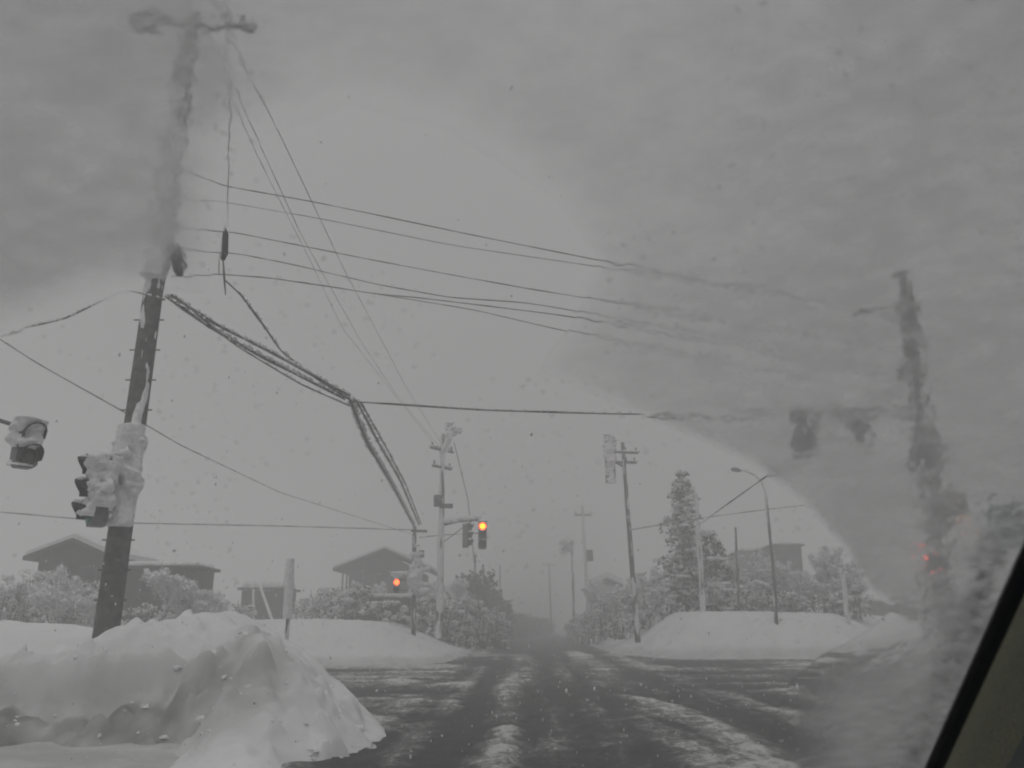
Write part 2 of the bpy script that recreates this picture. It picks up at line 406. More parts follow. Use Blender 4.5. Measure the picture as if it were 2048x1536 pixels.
# ================================================================ snow heap, front left
def smin(a, b, k):
    h = np.clip(.5+.5*(b-a)/k, 0, 1); return b*(1-h)+a*h-k*h*(1-h)
def heap():
    x0, x1, y0, y1 = -10.5, -1.1, 7.9, 19
    rnd = random.Random(5)
    chunks = [(rnd.uniform(-6.5, -1.8), rnd.gauss(10.3, .8), rnd.uniform(.08, .30), rnd.uniform(.03, .13), rnd.random()*3) for _ in range(150)]
    def z(X, Y):
        edge = -1.62-.55*np.clip((10.6-Y)/1.6, 0, 1)**1.5-.33*np.clip(Y-12, 0, 9)+.12*fbm(X*.4+2, Y*1.7, 3)
        right = (edge-X)*.98-.10*(edge-X)**2*.9
        right = np.where(edge-X > 3.5, 3.5*.98-.09*3.5**2, right)
        k = np.abs(np.mod(X*.62+.10*Y+.35*fbm(X*.7, Y*.5, 2)+.10, 1)-.5)*2            # buttresses and grooves of the cut face
        front = .20+(Y-8.95-.38*k**1.5+.55*fbm(X*1.1, Y*.9, 4))*.55
        top = .84+.64*np.exp(-((X+4.15)/1.3)**2)+.30*sstep(13.5, 15.5, Y)*sstep(-3.6, -5.5, X)+.05*fbm(X*.9, Y*.9, 3)
        h = smin(smin(right, np.maximum(front, .16+.1*fbm(X*1.5, Y*1.5, 3)), .22), top, .25)
        # a cornice that breaks off to the lower left
        Yl = 10.35+.10*(X+5)+.10*fbm(X*1.4, Y*0+3, 2)
        h = h-(.42*sstep(.12, -.04, Y-Yl))*sstep(-2.9, -3.9, X)
        h = h-.13*np.exp(-((Y-Yl-.42)/.09)**2)*sstep(-3.2, -4.2, X)
        # hollows
        for cx, cy, r, a in ((-3.55, 9.95, .30, .22), (-3.1, 10.6, .16, .10), (-2.65, 10.2, .2, .14), (-3.0, 11.6, .25, .12), (-2.3, 9.9, .25, .10)):
            h = h-a*np.exp(-(((X-cx)*1.25)**2+(Y-cy)**2)/r**2)
        h = h+.09*fbm(X*3.1, Y*3.1, 6)+.10*fbm(X*1.3+9, Y*1.3, 2)
        for cx, cy, r, a, an in chunks:                                  # broken slabs and lumps
            u = (X-cx)*math.cos(an)+(Y-cy)*math.sin(an); v_ = -(X-cx)*math.sin(an)+(Y-cy)*math.cos(an)
            q = np.maximum(np.abs(u), np.abs(v_)*1.3)+.04*fbm(X*6, Y*6, 2)
            h = h+a*sstep(r, r*.55, q)*(.6+.4*np.clip(u/r, -1, 1))*(h > .02)
        e = np.minimum(sstep(0, 1.2, X-x0), np.minimum(sstep(0, .7, Y-y0), sstep(0, 2.0, y1-Y)))
        return np.where(h > -.02, h*e, -.12)-.02*(1-e)-.1*(e < .02)
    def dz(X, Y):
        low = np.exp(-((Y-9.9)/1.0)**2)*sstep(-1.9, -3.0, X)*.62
        lft = sstep(-3.0, -4.0, X)*(1-sstep(10.1, 10.35, Y-.10*(X+5)))*1.0  # cut face below the cornice: plough dirt plus its shade painted into the colour
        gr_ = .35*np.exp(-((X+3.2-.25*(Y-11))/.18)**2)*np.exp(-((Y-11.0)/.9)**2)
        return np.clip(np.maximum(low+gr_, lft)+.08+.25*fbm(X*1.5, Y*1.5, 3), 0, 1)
    xs = axis([(x0, -7, .08), (-7, x1, .035)]); ys = axis([(y0, 13, .035), (13, y1, .08)])
    o = grid_obj("snow_heap", xs, ys, z, M["ground_snow"], {"dirt_shade": dz})
    mb = MB(); n = 0
    while n < 90:                                                       # broken lumps lying on the face and at the foot
        x = rnd.uniform(-6.8, -1.5); y = rnd.gauss(9.9, .75)
        if y < 8.3: continue
        zz = float(z(np.array([[x]]), np.array([[y]]))[0, 0]); n += 1
        if zz < .0 and x < -2.2: continue
        r = rnd.choice((.015, .02, .02, .03, .04, .055)); mb.blob((x, y, max(zz, .02)-r*.15), (r*rnd.uniform(.8, 1.6), r*rnd.uniform(.8, 1.5), r*.8), rnd, 7, 5, .35)
    c = mb.build("snow_lumps", "snow_lump", o); c['kind'] = 'stuff'
    tag(o, "large ploughed snow heap with grooved lumpy face at the left road edge", "snow heap")
heap()

# ================================================================ poles and their snow
def leafcloud(mb, c, r, n, size, rnd, flat=.5):
    for _ in range(n):
        while True:
            p = Vector((rnd.uniform(-1, 1), rnd.uniform(-1, 1), rnd.uniform(-1, 1)))
            if p.length < 1: break
        p = Vector(c)+Vector((p.x*r[0], p.y*r[1], p.z*r[2]))
        d = Vector((rnd.gauss(0, 1), rnd.gauss(0, 1), rnd.gauss(0, flat))).normalized()
        e = d.cross(Vector((rnd.gauss(0, 1), rnd.gauss(0, 1), rnd.gauss(0, 1)))).normalized()
        s = size*rnd.uniform(.5, 1.3)
        mb.tri(p-d*s*.6, p+d*s*.6, p+e*s*.7)
def snow_on(path, rad, rnd, dens=7, side=(-1, -.3, 0), keep=.75, big=1.0):
    """clumps of wet snow sticking to the windward side of a tube"""
    mb = MB(); path = [Vector(p) for p in path]; sd_ = Vector(side).normalized()
    for a, b in zip(path[:-1], path[1:]):
        L = (b-a).length; n = max(1, int(L*dens))
        for i in range(n):
            if rnd.random() > keep: continue
            t = (i+rnd.random())/n; r = rad*rnd.uniform(.55, 1.0)*big
            mb.blob(lerp(a, b, t)+sd_*rad*rnd.uniform(.35, .8), (r, r, r*rnd.uniform(.9, 2.2)), rnd, 6, 4)
    return mb
def plaster(path, rad, parent, seed, side=(-.5, -1, 0), bias=0.0, thick=.07, freq=2.2, cover=None, name="snow_cover"):
    """a crust of wind-blown snow on one side of a tube: thin, lumpy, torn into patches"""
    P = [Vector(p) for p in path]; sd_ = Vector(side).normalized()
    L = [0]
    for a, b in zip(P[:-1], P[1:]): L.append(L[-1]+(b-a).length)
    tot = L[-1]; n = max(6, int(tot/.035)); m_ = 17; mb = MB(); T = np.zeros((n+1, m_)); C_ = []
    ss = np.linspace(0, tot, n+1); an = np.linspace(-1.75, 1.75, m_)
    S, AN = np.meshgrid(ss, an, indexing='ij')
    T = thick*(fbm(S*freq+seed*7.7, AN*1.1+seed*3.1, 4)*1.7+.5*fbm(S*freq*4+seed, AN*4, 2)+bias)
    if cover is not None: T = T+thick*np.array([cover(x/tot) for x in ss])[:, None]
    T = T*np.cos(AN*.88)**.5; T = np.clip(T, -.02, thick*2.2)
    rr = rad if callable(rad) else (lambda k: rad)
    for i, x in enumerate(ss):
        j = max(k for k in range(len(L)) if L[k] <= x+1e-9); j = min(j, len(P)-2)
        t = (x-L[j])/max(1e-6, L[j+1]-L[j]); c = lerp(P[j], P[j+1], t); ax = (P[j+1]-P[j]).normalized()
        u = (sd_-ax*sd_.dot(ax)).normalized(); v = ax.cross(u)
        for q, a in enumerate(an):
            mb.v.append(c+(u*math.cos(a)+v*math.sin(a))*(rr(x/tot)+T[i, q]-.004))
    for i in range(n):
        for q in range(m_-1):
            if max(T[i, q], T[i+1, q], T[i, q+1], T[i+1, q+1]) > .001:
                a = i*m_+q; mb.f.append((a, a+1, a+m_+1, a+m_))
    if mb.f: return mb.build(name, "snow_lump", parent, True)
def crossarm(parent, c, L, rot=0, snow=True, rnd=random.Random(1)):
    o = MB().box(c, (L, .09, .09), rot).build("crossarm", "wet_steel", parent)
    d = Vector((math.cos(rot), math.sin(rot), 0))
    for k in (-.42, 0.05, .42):
        p = Vector(c)+d*L*k+Vector((0, 0, .045))
        MB().tube([p, p+Vector((0, 0, .07)), p+Vector((0, 0, .12)), p+Vector((0, 0, .2))], [.03, .055, .035, .05], 6).build("insulator", "grey_wall", parent)
    if snow:
        mb = MB()
        for i in range(int(L*5)):
            mb.blob(Vector(c)+d*L*(rnd.random()-.5)+Vector((0, 0, .08)), (.13, .1, .07), rnd)
        mb.build_clusters("snow_cap", "snow_lump", parent)
def pole(base, top, r0, r1, label, rnd, name="utility_pole", cat="utility pole", group=None, m="concrete", keep=.6, big=1.0, dens=7, side=(-1, -.3, 0), seg=10):
    base = Vector(base); top = Vector(top)
    t = empty(name, base, label, cat, group)
    pts = [lerp(base, top, i/seg) for i in range(seg+1)]
    MB().tube(pts, [r0+(r1-r0)*i/seg for i in range(seg+1)], 12).build("pole", m, t, True)
    if keep > 0: plaster(pts, lambda k: r0+(r1-r0)*k, t, rnd.random()*50, (-.6, -1, 0), (keep-.62)*1.6, .07*big, 1.3)
    return t
rnd = random.Random(11)

# near-left pole
YA = 13.0
pa0 = at(205, 1310, YA); pa0.z -= .5; pa1 = at(382, 40, YA)
A = pole(pa0, pa1, .185, .115, "dark concrete utility pole rising behind the front left snow heap", rnd, keep=0)
def coverA(k):                                         # k: 0 at the foot, 1 at the tip
    py = 1310-k*1270
    return (1.5 if 872 < py < 1045 else 1.1 if 300 < py < 590 else -1.3 if py > 1045 else -.35 if py > 590 else .1)
plaster([pa0, pa1], lambda k: .185-.07*k, A, 4, (-.3, -1, 0), 0, .075, 1.6, coverA)
q0 = at(205+(1310-1050)*.139, 1050, YA); q1 = at(205+(1310-868)*.139+6, 868, YA)
plaster([q0, q1], lambda k: .185, A, 9, (-.2, -1, 0), .55, .17, 4.5, lambda k: -1.2*(abs(k-.5)*2)**4, "snow_clump")
crossarm(A, at(390, 52, YA), 2.0, .05)
# bands and step bolts
for py in (640, 700, 760, 820, 1080, 1140, 1200):
    p = at(205+(1310-py)*.139, py, YA)
    MB().tube([p+Vector((-.24, 0, 0)), p+Vector((.24, 0, 0))], .012, 5).build("step_bolt", "wet_steel", A)
# cable reel / strain clamp blob seen high on the pole
p = at(350, 520, YA-.15)
cl = MB().tube([p+Vector((-.09, 0, .22)), p+Vector((-.02, 0, .1)), p+Vector((.05, 0, -.08)), p+Vector((.1, 0, -.2))], [.05, .11, .12, .06], 8).build("cable_clamp", "visor", A, True)

# ---------------------------------------------------------------- traffic signals
def signal_head(t, c, wd, ht, depth, lit=None, yaw=0, core=True, lens=("lens_dark", "lens_dark", "lens_green"), horizontal=False, n=3, rnd=rnd, visor=True, capsnow=True):
    """housing with n lenses; the face looks towards -Y turned by yaw"""
    c = Vector(c); fx = Vector((math.cos(yaw), math.sin(yaw), 0)); fy = Vector((-math.sin(yaw), math.cos(yaw), 0)); up = Vector((0, 0, 1))
    def P(a, b, e): return c+fx*a+fy*b+up*e
    mb = MB(); ch = min(wd, ht)*.18
    W, H = wd/2, ht/2
    prof = [(-W+ch, -H), (W-ch, -H), (W, -H+ch), (W, H-ch), (W-ch, H), (-W+ch, H), (-W, H-ch), (-W, -H+ch)]
    mb.prism([P(a, -depth/2, b) for a, b in prof], fy*depth)
    hs = mb.build("housing", "housing", t)
    step = (ht if not horizontal else wd)/n; r = min(wd, ht)*.42 if not horizontal else min(step, ht)*.36
    r = min(r, step*.42)
    for i in range(n):
        o = (H-step*(i+.5)) if not horizontal else 0; ox = (-W+step*(i+.5)) if horizontal else 0
        q = P(ox, -depth/2, o)
        m = lens[i] if i < len(lens) else "lens_dark"
        if lit and i == lit[0]: m = lit[1]
        ln = MB().tube([q, q-fy*.03, q-fy*.05], [r, r*.9, r*.45], 16).build("lens", m, t, False)
        if lit and i == lit[0] and core:
            MB().tube([q-fy*.052, q-fy*.058], [r*.62, r*.55], 14).build("lamp_core", "lit_core", ln)
        if visor:
            v = MB(); k = 10; L = .26 if r > .1 else .14
            for a in range(k):
                a0 = math.pi*(-.12+1.24*a/k); a1 = math.pi*(-.12+1.24*(a+1)/k)
                R1 = r*1.1; R2 = r*1.2
                def E(an, rr, dd): return q+fx*math.cos(an)*rr+up*math.sin(an)*rr-fy*dd
                L0 = L*(.55+.45*max(0, math.sin(a0))); L1 = L*(.55+.45*max(0, math.sin(a1)))
                v.hexa([E(a0, R1, 0), E(a1, R1, 0), E(a1, R1, L1), E(a0, R1, L0), E(a0, R2, 0), E(a1, R2, 0), E(a1, R2, L1), E(a0, R2, L0)])
            v.build("visor", "visor", t)
            s2 = MB()
            for _ in range(4): s2.blob(q+up*r*1.22-fy*rnd.uniform(.02, L*.8)+fx*rnd.uniform(-.5, .5)*r, (r*.4, r*.4, r*.25), rnd)
            s2.build_clusters("snow_cap", "snow_lump", t)
    if capsnow:
        s2 = MB()
        for _ in range(10): s2.blob(P(rnd.uniform(-W, W)*.8, rnd.uniform(-.4, .3)*depth, H+wd*.08), (wd*.28, depth*.5, wd*.16), rnd)
        s2.build_clusters("snow_cap", "snow_lump", t)
    return hs
# signal on the near-left pole, crusted with snow, green lens dimly visible
c = at(200, 985, YA-.35)
t = empty("traffic_signal", c, "snow-crusted traffic signal with an unlit green lens on the left pole", "traffic signal")
signal_head(t, c, .36, 1.0, .2, yaw=-.9, lens=("lens_dark", "lens_dark", "lens_green"))
q = at(250, 945, YA-.1)
MB().tube([c+Vector((0, .05, .35)), q], .035, 8).build("bracket", "wet_steel", t)
MB().tube([c+Vector((0, .05, -.3)), at(238, 1035, YA-.1)], .035, 8).build("bracket", "wet_steel", t)
plaster([c+Vector((.06, -.08, -.38)), c+Vector((.1, -.08, .52))], .19, t, 21, (-.1, -1, 0), .02, .17, 5.5, lambda k: .9*k-.3, "snow_crust")
plaster([at(205, 930, YA-.3), at(262, 905, YA-.2)], .07, t, 22, (0, -.8, .6), .6, .1, 3, None, "snow_cap")
# at the left picture edge: another snow-crusted box
c = at(52, 893, 12.0)
t = empty("traffic_signal", c, "snow-crusted signal head hanging at the left edge of the view", "traffic signal")
signal_head(t, c, .30, .62, .2, yaw=.9, n=2, lens=("lens_dark", "lens_dark"))
MB().tube([c+Vector((0, .1, .25)), c+Vector((-.8, .2, .5)), c+Vector((-1.8, .3, .5))], .03, 8).build("arm", "wet_steel", t)
plaster([c+Vector((.0, -.05, -.3)), c+Vector((.03, -.05, .36))], .17, t, 23, (.2, -1, 0), .0, .15, 5.5, lambda k: .9*k-.4, "snow_crust")

# ---------------------------------------------------------------- far-left corner: pole D with transformer, main signal on arm
YD = 38.0
D0 = at(879, 1275, YD); D0.z = .8; D1 = at(886, 868, YD)
D = pole(D0, D1, .15, .09, "tall snow-plastered utility pole carrying the main traffic signal arm", rnd, keep=.85, big=1.0, dens=9)
MB().tube([at(879, 992, YD)+Vector((-.05, -.22, 0)), at(879, 1014, YD)+Vector((-.05, -.22, 0))], .19, 12).build("transformer", "wet_steel", D, True)
MB().box(at(893, 1012, YD-.1), (.55, .2, .18)).build("bracket", "wet_steel", D)
crossarm(D, at(884, 900, YD), 1.5, .9); crossarm(D, at(884, 935, YD), 1.2, .9)
MB().tube([at(908, 885, YD+1), at(936, 1000, YD+2), at(960, 1240, YD+4)], .022, 5).build("stay_wire", "cable", D)
s2 = MB()
plaster([at(890, 905, YD), at(906, 858, YD), at(918, 862, YD)], .10, D, 24, (-.2, -1, .2), .5, .16, 2, None, 'snow_crust')
for _ in range(14): s2.blob(at(rnd.gauss(908, 9), rnd.gauss(862, 6), YD), (rnd.uniform(.1, .25), .14, rnd.uniform(.05, .1)), rnd, 7, 5, .4)
s2.build_clusters("snow_cap", "snow_lump", D)

t = empty("traffic_signal", at(886, 1048, YD), "vertical traffic signal with bright red lamp lit over the road", "traffic signal")
a0 = at(886, 1050, YD); a1 = at(958, 1040, YD-.3)
MB().tube([a0, lerp(a0, a1, .5)+Vector((0, 0, .06)), a1], [.05, .045, .035], 8).build("arm", "wet_steel", t)
MB().tube([at(886, 1085, YD), lerp(a0, a1, .8)], .02, 6).build("brace", "wet_steel", t)
s2 = MB()
for i in range(60): s2.blob(lerp(a0, a1, rnd.random())+Vector((0, rnd.uniform(-.05, .05), .09+rnd.random()*.08)), (.14, .09, .09), rnd)
s2.build_clusters("snow_cover", "snow_lump", t)
signal_head(t, at(965, 1071, YD-.3), .36, 1.16, .2, (0, "lit_red"), 0.02, lens=("lens_dark", "lens_dark", "lens_dark"))
t = empty("traffic_signal", at(931, 1073, YD-.1), "grey signal head seen side-on, hanging beside the lit red one", "traffic signal")
signal_head(t, at(931, 1072, YD-.1), .34, 1.0, .22, yaw=1.5, lens=("lens_dark",)*3)
MB().tube([at(931, 1046, YD-.1), at(931, 1036, YD-.15)], .03, 6).build("bracket", "wet_steel", t)

# pole B with pedestrian signal
B0 = at(827, 1272, YD); B0.z = .7; B1 = at(829, 1052, YD)
B = pole(B0, B1, .105, .085, "dark short pole in front of the gabled house, cables meeting at its top", rnd, keep=.25, m="wet_steel", big=.9)
MB().box(at(838, 1062, YD), (.7, .12, .1), .3).build("bracket", "wet_steel", B)
MB().box(at(843, 1108, YD-.1), (.22, .18, .3)).build("junction_box", "wet_steel", B)
s2 = MB()
plaster([at(826, 1190, YD-.1), at(834, 1110, YD-.1)], .14, B, 25, (0, -1, 0), .8, .22, 2, lambda k: -.8*(abs(k-.5)*2)**3, 'snow_crust')
for _ in range(26): s2.blob(at(rnd.gauss(833, 9), rnd.gauss(1148, 20), YD-.25), (rnd.uniform(.1, .28), .16, rnd.uniform(.06, .16)), rnd, 7, 5, .4)
s2.build_clusters("snow_cover", "snow_lump", B)
t = empty("pedestrian_signal", at(812, 1168, YD-.2), "small two-lamp pedestrian signal showing red before the gabled house", "pedestrian signal")
signal_head(t, at(793, 1172, YD-.4), .27, .62, .18, (0, "lit_red"), .1, False, ("lens_dark", "lens_dark"), n=2)
MB().tube([at(800, 1180, YD-.3), at(827, 1182, YD)], .03, 6).build("bracket", "wet_steel", t)
MB().tube([at(800, 1160, YD-.3), at(827, 1158, YD)], .03, 6).build("bracket", "wet_steel", t)
s2 = MB()
for _ in range(24): s2.blob(at(rnd.uniform(786, 815), 1151-rnd.random()*6, YD-.4), (.1, .1, .07), rnd)
s2.build_clusters("snow_cap", "snow_lump", t)

# receding poles, left side
def simple_pole(x0, y0, x1, y1, Y, r, label, keep=.7, arms=(), z0=.6, **k):
    b = at(x0, y0, Y); b.z = min(b.z, z0); t_ = at(x1, y1, Y)
    P_ = pole(b, t_, r, r*.65, label, rnd, keep=keep, **k)
    for (ax, ay, L) in arms: crossarm(P_, at(ax, ay, Y), L, .2)
    return P_
simple_pole(968, 1275, 966, 1128, 52, .10, "slim dark post under the lit red signal", .35, m="wet_steel", name="post", cat="post")
simple_pole(951, 1270, 950, 1105, 60, .09, "slender faint post left of the post under the red signal", .5, m="wet_steel", name="post", cat="post")
simple_pole(1000, 1272, 1000, 1130, 85, .11, "distant faded utility pole at the left roadside end", .4)
# receding poles, right side
YR = 40.0
Rr = simple_pole(1275, 1262, 1245, 885, YR, .13, "tall utility pole with snow rungs standing left of the conifers", .42, [(1248, 905, 1.4), (1250, 925, 1.1)], dens=6)
tr = MB().tube([at(1219, 905, YR), at(1222, 965, YR)], [.24, .24], 12).build("transformer", "grey_wall", Rr, True)
MB().tube([at(1222, 920, YR), at(1250, 935, YR)], .05, 6).build("bracket", "wet_steel", Rr)
s2 = MB()
plaster([at(1222, 968, YR), at(1219, 875, YR)], .23, Rr, 26, (-.2, -1, 0), .45, .16, 2, None, 'snow_crust')
for _ in range(16): s2.blob(at(rnd.gauss(1220, 7), rnd.uniform(866, 900), YR-.1), (rnd.uniform(.08, .22), .14, rnd.uniform(.05, .12)), rnd, 7, 5, .4)
s2.build_clusters("snow_cover", "snow_lump", Rr)
Rq = simple_pole(1148, 1268, 1144, 1080, 72, .13, "faint middle-distance utility pole with snow clump at its top left", .6, [(1134, 1088, 1.4)])
s2 = MB()
for _ in range(25): leafcloud(s2, at(rnd.gauss(1132, 6), rnd.gauss(1092, 8), 71.5), (.3, .3, .3), 16, .22, rnd, 1)
s2.build_clusters("snow_cap", "snow_lump", Rq)
Rq = simple_pole(1180, 1262, 1165, 1012, 62, .13, "pale snow-covered utility pole with a transformer before the low roof", .95, [(1166, 1030, 1.3)])
MB().tube([at(1179, 1100, 61.8), at(1181, 1122, 61.8)], .22, 10).build("transformer", "wet_steel", Rq)
simple_pole(1103, 1268, 1098, 1125, 105, .14, "farthest barely visible utility pole beside the road", .4, [(1097, 1130, 1.6)])
# slim poles at the right corner
simple_pole(1478, 1235, 1471, 1055, YR, .075, "slim dark steel pole between the conifers and street lamp", .35, m="wet_steel", z0=1.2, name="steel_pole", cat="pole")
P_ = simple_pole(1408, 1240, 1392, 985, YR, .10, "snow-whitened pole standing inside the conifers", 1.0, z0=1.2, name="steel_pole", cat="pole", dens=14, big=1.1)
simple_pole(1696, 1235, 1686, 1140, YR+1, .09, "pale leaning pole beside the trees at the right", 1.0, z0=1.4, name="steel_pole", cat="pole", dens=14, big=1.1)

# street lamp, right
YL = 38.0
l0 = at(1553, 1262, YL); l0.z = .6
path = [l0, at(1548, 1150, YL), at(1539, 1060, YL), at(1531, 985, YL), at(1523, 962, YL), at(1508, 949, YL), at(1490, 941, YL), at(1474, 938, YL)]
t = empty("street_lamp", l0, "curved-arm street lamp leaning its head over the right corner", "street lamp")
MB().tube(path[:4], [.085, .075, .065, .05], 10).build("pole", "wet_steel", t, True)
MB().tube(path[3:], [.05, .045, .042, .04, .04], 8).build("arm", "wet_steel", t, True)
h0 = at(1482, 941, YL); h1 = at(1462, 938, YL)
MB().tube([h0, lerp(h0, h1, .3), lerp(h0, h1, .8), h1], [.05, .10, .10, .04], 8).build("lamp_head", "housing", t, True)
plaster(path, lambda k: .085-.045*k, t, 31, (-.7, -.6, .5), -.15, .05, 1.2)

# near snow-plastered marker post
b = at(570, 1325, 22); b.z = .1
t = pole(b, at(583, 1120, 22), .045, .035, "thin white snow-plastered post beside the snow heap", rnd, name="marker_post", cat="marker post", keep=0, m="wet_steel")
plaster([at(577, 1238, 21.95), at(583, 1118, 21.95)], .05, t, 12, (-.2, -1, 0), 2.0, .06, 1.2)
plaster([at(571, 1322, 21.95), at(577, 1238, 21.95)], .045, t, 13, (-.5, -1, 0), -.1, .05, 2)

# ---------------------------------------------------------------- right, behind the blurred part of the windscreen
YC = 14.0
C0 = at(1895, 1240, YC); C0.z = .3; C1 = at(1806, 545, YC)
C = pole(C0, C1, .17, .12, "thick utility pole at the right corner, blurred behind the wet windscreen", rnd, keep=.35, big=.9, dens=6)
MB().box(at(1856, 905, YC-.1), (.36, .3, .5)).build("control_box", "wet_steel", C)
MB().box(at(1832, 735, YC-.1), (.34, .2, .3)).build("control_box", "wet_steel", C)
lh = at(1724, 627, YC-.2)
t = empty("street_lamp", at(1815, 640, YC), "flat street lamp head reaching left from the right corner pole", "street lamp")
MB().tube([at(1815, 640, YC), at(1770, 626, YC-.1), lh], .022, 6).build("arm", "wet_steel", t)
MB().hexa([lh+Vector(v) for v in ((-.12, -.1, -.05), (.12, -.1, -.03), (.12, .1, -.03), (-.12, .1, -.05), (-.1, -.08, .03), (.12, -.06, .04), (.12, .06, .04), (-.1, .08, .03))]).build("lamp_head", "visor", t)
arm0 = at(1845, 828, YC); arm1 = at(1590, 826, YC-.2)
t = empty("traffic_signal", arm0, "grey vertical signal head at the left end of the right corner arm", "traffic signal")
MB().tube([arm0, arm1], [.04, .03], 8).build("arm", "wet_steel", t)
signal_head(t, at(1608, 868, YC-.25), .29, .56, .2, yaw=2.8, lens=("lens_dark",)*3)
s2 = MB()
for i in range(60): s2.blob(lerp(arm0, arm1, rnd.random())+Vector((0, 0, .05)), (.06, .05, .05), rnd)
s2.build_clusters("snow_cover", "snow_lump", t)
t = empty("traffic_signal", at(1722, 830, YC), "rounder grey signal head under the middle of the right corner arm", "traffic signal")
signal_head(t, at(1724, 868, YC-.2), .28, .38, .2, yaw=3.0, n=2, lens=("lens_dark",)*2)
MB().tube([at(1718, 830, YC-.1), at(1722, 850, YC-.15)], .03, 6).build("bracket", "wet_steel", t)
# pedestrian signals on that pole
t = empty("pedestrian_signal", at(1880, 1030, YC), "dark pedestrian signal box with a small orange light, right corner pole", "pedestrian signal")
signal_head(t, at(1905, 1022, YC-.2), .36, .42, .2, None, 1.0, False, ("lens_dark",)*2, n=2)
q = at(1925, 1043, YC-.45)
MB().tube([q, q+Vector((0, .05, 0))], .022, 10).build("lamp", "lit_orange", t)
MB().tube([at(1872, 1020, YC), at(1900, 1020, YC-.2)], .03, 6).build("bracket", "wet_steel", t)
t = empty("pedestrian_signal", at(1850, 1120, 30), "far pedestrian signal showing a small red light at the right", "pedestrian signal")
signal_head(t, at(1848, 1126, 30), .26, .42, .14, (0, "lit_red"), 0, False, ("lens_dark",)*2, n=2)
pb = at(1862, 1240, 30); pb.z = 0
MB().tube([pb, at(1856, 1105, 30)], .05, 8).build("pole", "wet_steel", t)
# teal sign board at the far right
c = at(2018, 1050, 10.5)
t = empty("sign_board", c, "teal and black sign board at the right edge above the pillar", "sign")
b = MB(); b.box(c, (.50, .06, .46)); b.build("board", "teal_sign", t)
MB().box(c+Vector((.20, -.05, .02)), (.18, .05, .40)).build("dark_panel", "sign_dark", t)
MB().tube([c+Vector((.3, .06, .2)), c+Vector((.3, .06, -2.4))], .035, 8).build("post", "wet_steel", t)

# ================================================================ overhead cables
def wire(pts, r, label, name="overhead_wire", sag=.0, m="cable", group="overhead wires", seg=10, snow=0):
    P = []
    for (a, b) in zip(pts[:-1], pts[1:]):
        sg = max(seg, int((Vector(b)-Vector(a)).length/.25))
        for i in range(sg):
            t_ = i/sg; p = lerp(a, b, t_); p.z -= sag*4*t_*(1-t_); P.append(p)
    P.append(Vector(pts[-1]))
    if r < .013: r *= .72
    # soft corners, and snow sticking along the cable makes it uneven
    for _ in range(3): P = [P[0]]+[(P[i-1]+P[i]*2+P[i+1])/4 for i in range(1, len(P)-1)]+[P[-1]]
    n_ = len(P); sd_ = rnd.random()*90; nn = fbm(np.arange(n_)*.55+sd_, np.arange(n_)*0+sd_, 3)
    P = [p+Vector((0, 0, .35*r*float(v))) for p, v in zip(P, nn)]
    mb = MB().tube(P, [r*(1+.75*float(v)) for v in nn], 6)
    o = mb.build(name, m); tag(o, label, "cable", group)
    if snow:
        s2 = MB()
        for a, b in zip(P[:-1], P[1:]):
            n = max(1, int((b-a).length*snow))
            for i in range(n):
                if rnd.random() < .75:
                    s2.blob(lerp(a, b, rnd.random())+Vector((rnd.uniform(-1, 1)*r, 0, r*1.2)), (r*2.2, r*1.8, r*1.6), rnd)
        s2.build_clusters("snow_cover", "snow_lump", o)
    return o
def px(*L): return [at(*p) for p in L]
wire(px((330, 592, 12.9), (420, 655, 13.6), (520, 712, 14.3), (690, 798, 16)), .024, "lower dark cable of the bundle from left pole to junction", snow=22)
wire(px((342, 590, 12.9), (430, 648, 13.6), (545, 706, 14.3), (700, 792, 16)), .022, "upper dark cable of the bundle from left pole to junction", snow=20)
wire(px((350, 592, 12.8), (470, 690, 13.9), (600, 768, 15), (700, 812, 16)), .015, "thin sagging cable under the snow-laden bundle", snow=5)
wire(px((700, 800, 16), (735, 888, 20), (780, 962, 27), (828, 1052, 38)), .034, "thick snow-laden cable from junction down to the short pole", snow=22)
wire(px((712, 800, 16), (758, 888, 20), (800, 960, 27), (838, 1050, 38)), .024, "middle cable from junction down to the short pole", snow=10)
wire(px((722, 805, 16), (775, 900, 21), (812, 970, 28), (842, 1048, 38)), .018, "right-hand thin cable from junction down to the short pole", snow=7)
wire(px((705, 803, 16), (960, 820, 15.5), (1230, 828, 15), (1590, 829, 14.3), (1845, 830, 14)), .016, "snow-dotted cable running level from junction to right pole", snow=4)
wire(px((482, 590, 13.5), (530, 655, 14.2), (562, 702, 14.6), (625, 752, 15.3), (698, 798, 16)), .018, "dark slanting cable joining the bundle from above", snow=3)
wire(px((450, 560, 13.2), (482, 590, 13.5)), .014, "short cable below the hanging splice closure")
wire(px((330, 600, 12.9), (250, 578, 12), (130, 638, 11), (0, 665, 10), (-200, 690, 9)), .013, "cable going from left pole out of the left edge", snow=3)
wire(px((-60, 640, 10), (80, 730, 12), (250, 825, 13.0), (360, 890, 15), (560, 985, 22), (828, 1070, 38)), .0095, "low thin cable passing behind the left pole", snow=3)
wire(px((0, 1024, 30), (250, 1046, 32), (560, 1052, 35), (828, 1060, 38)), .022, "level cable from the left edge to the short pole", snow=0)
wire(px((838, 1075, 38), (886, 1070, 38), (958, 1066, 38)), .018, "short cable between the short pole and signal pole")
wire(px((1259, 1060, 40), (1410, 1035, 39), (1540, 1018, 38), (1700, 1000, 37), (1900, 985, 36)), .02, "thin cable crossing behind the curved street lamp", snow=0)
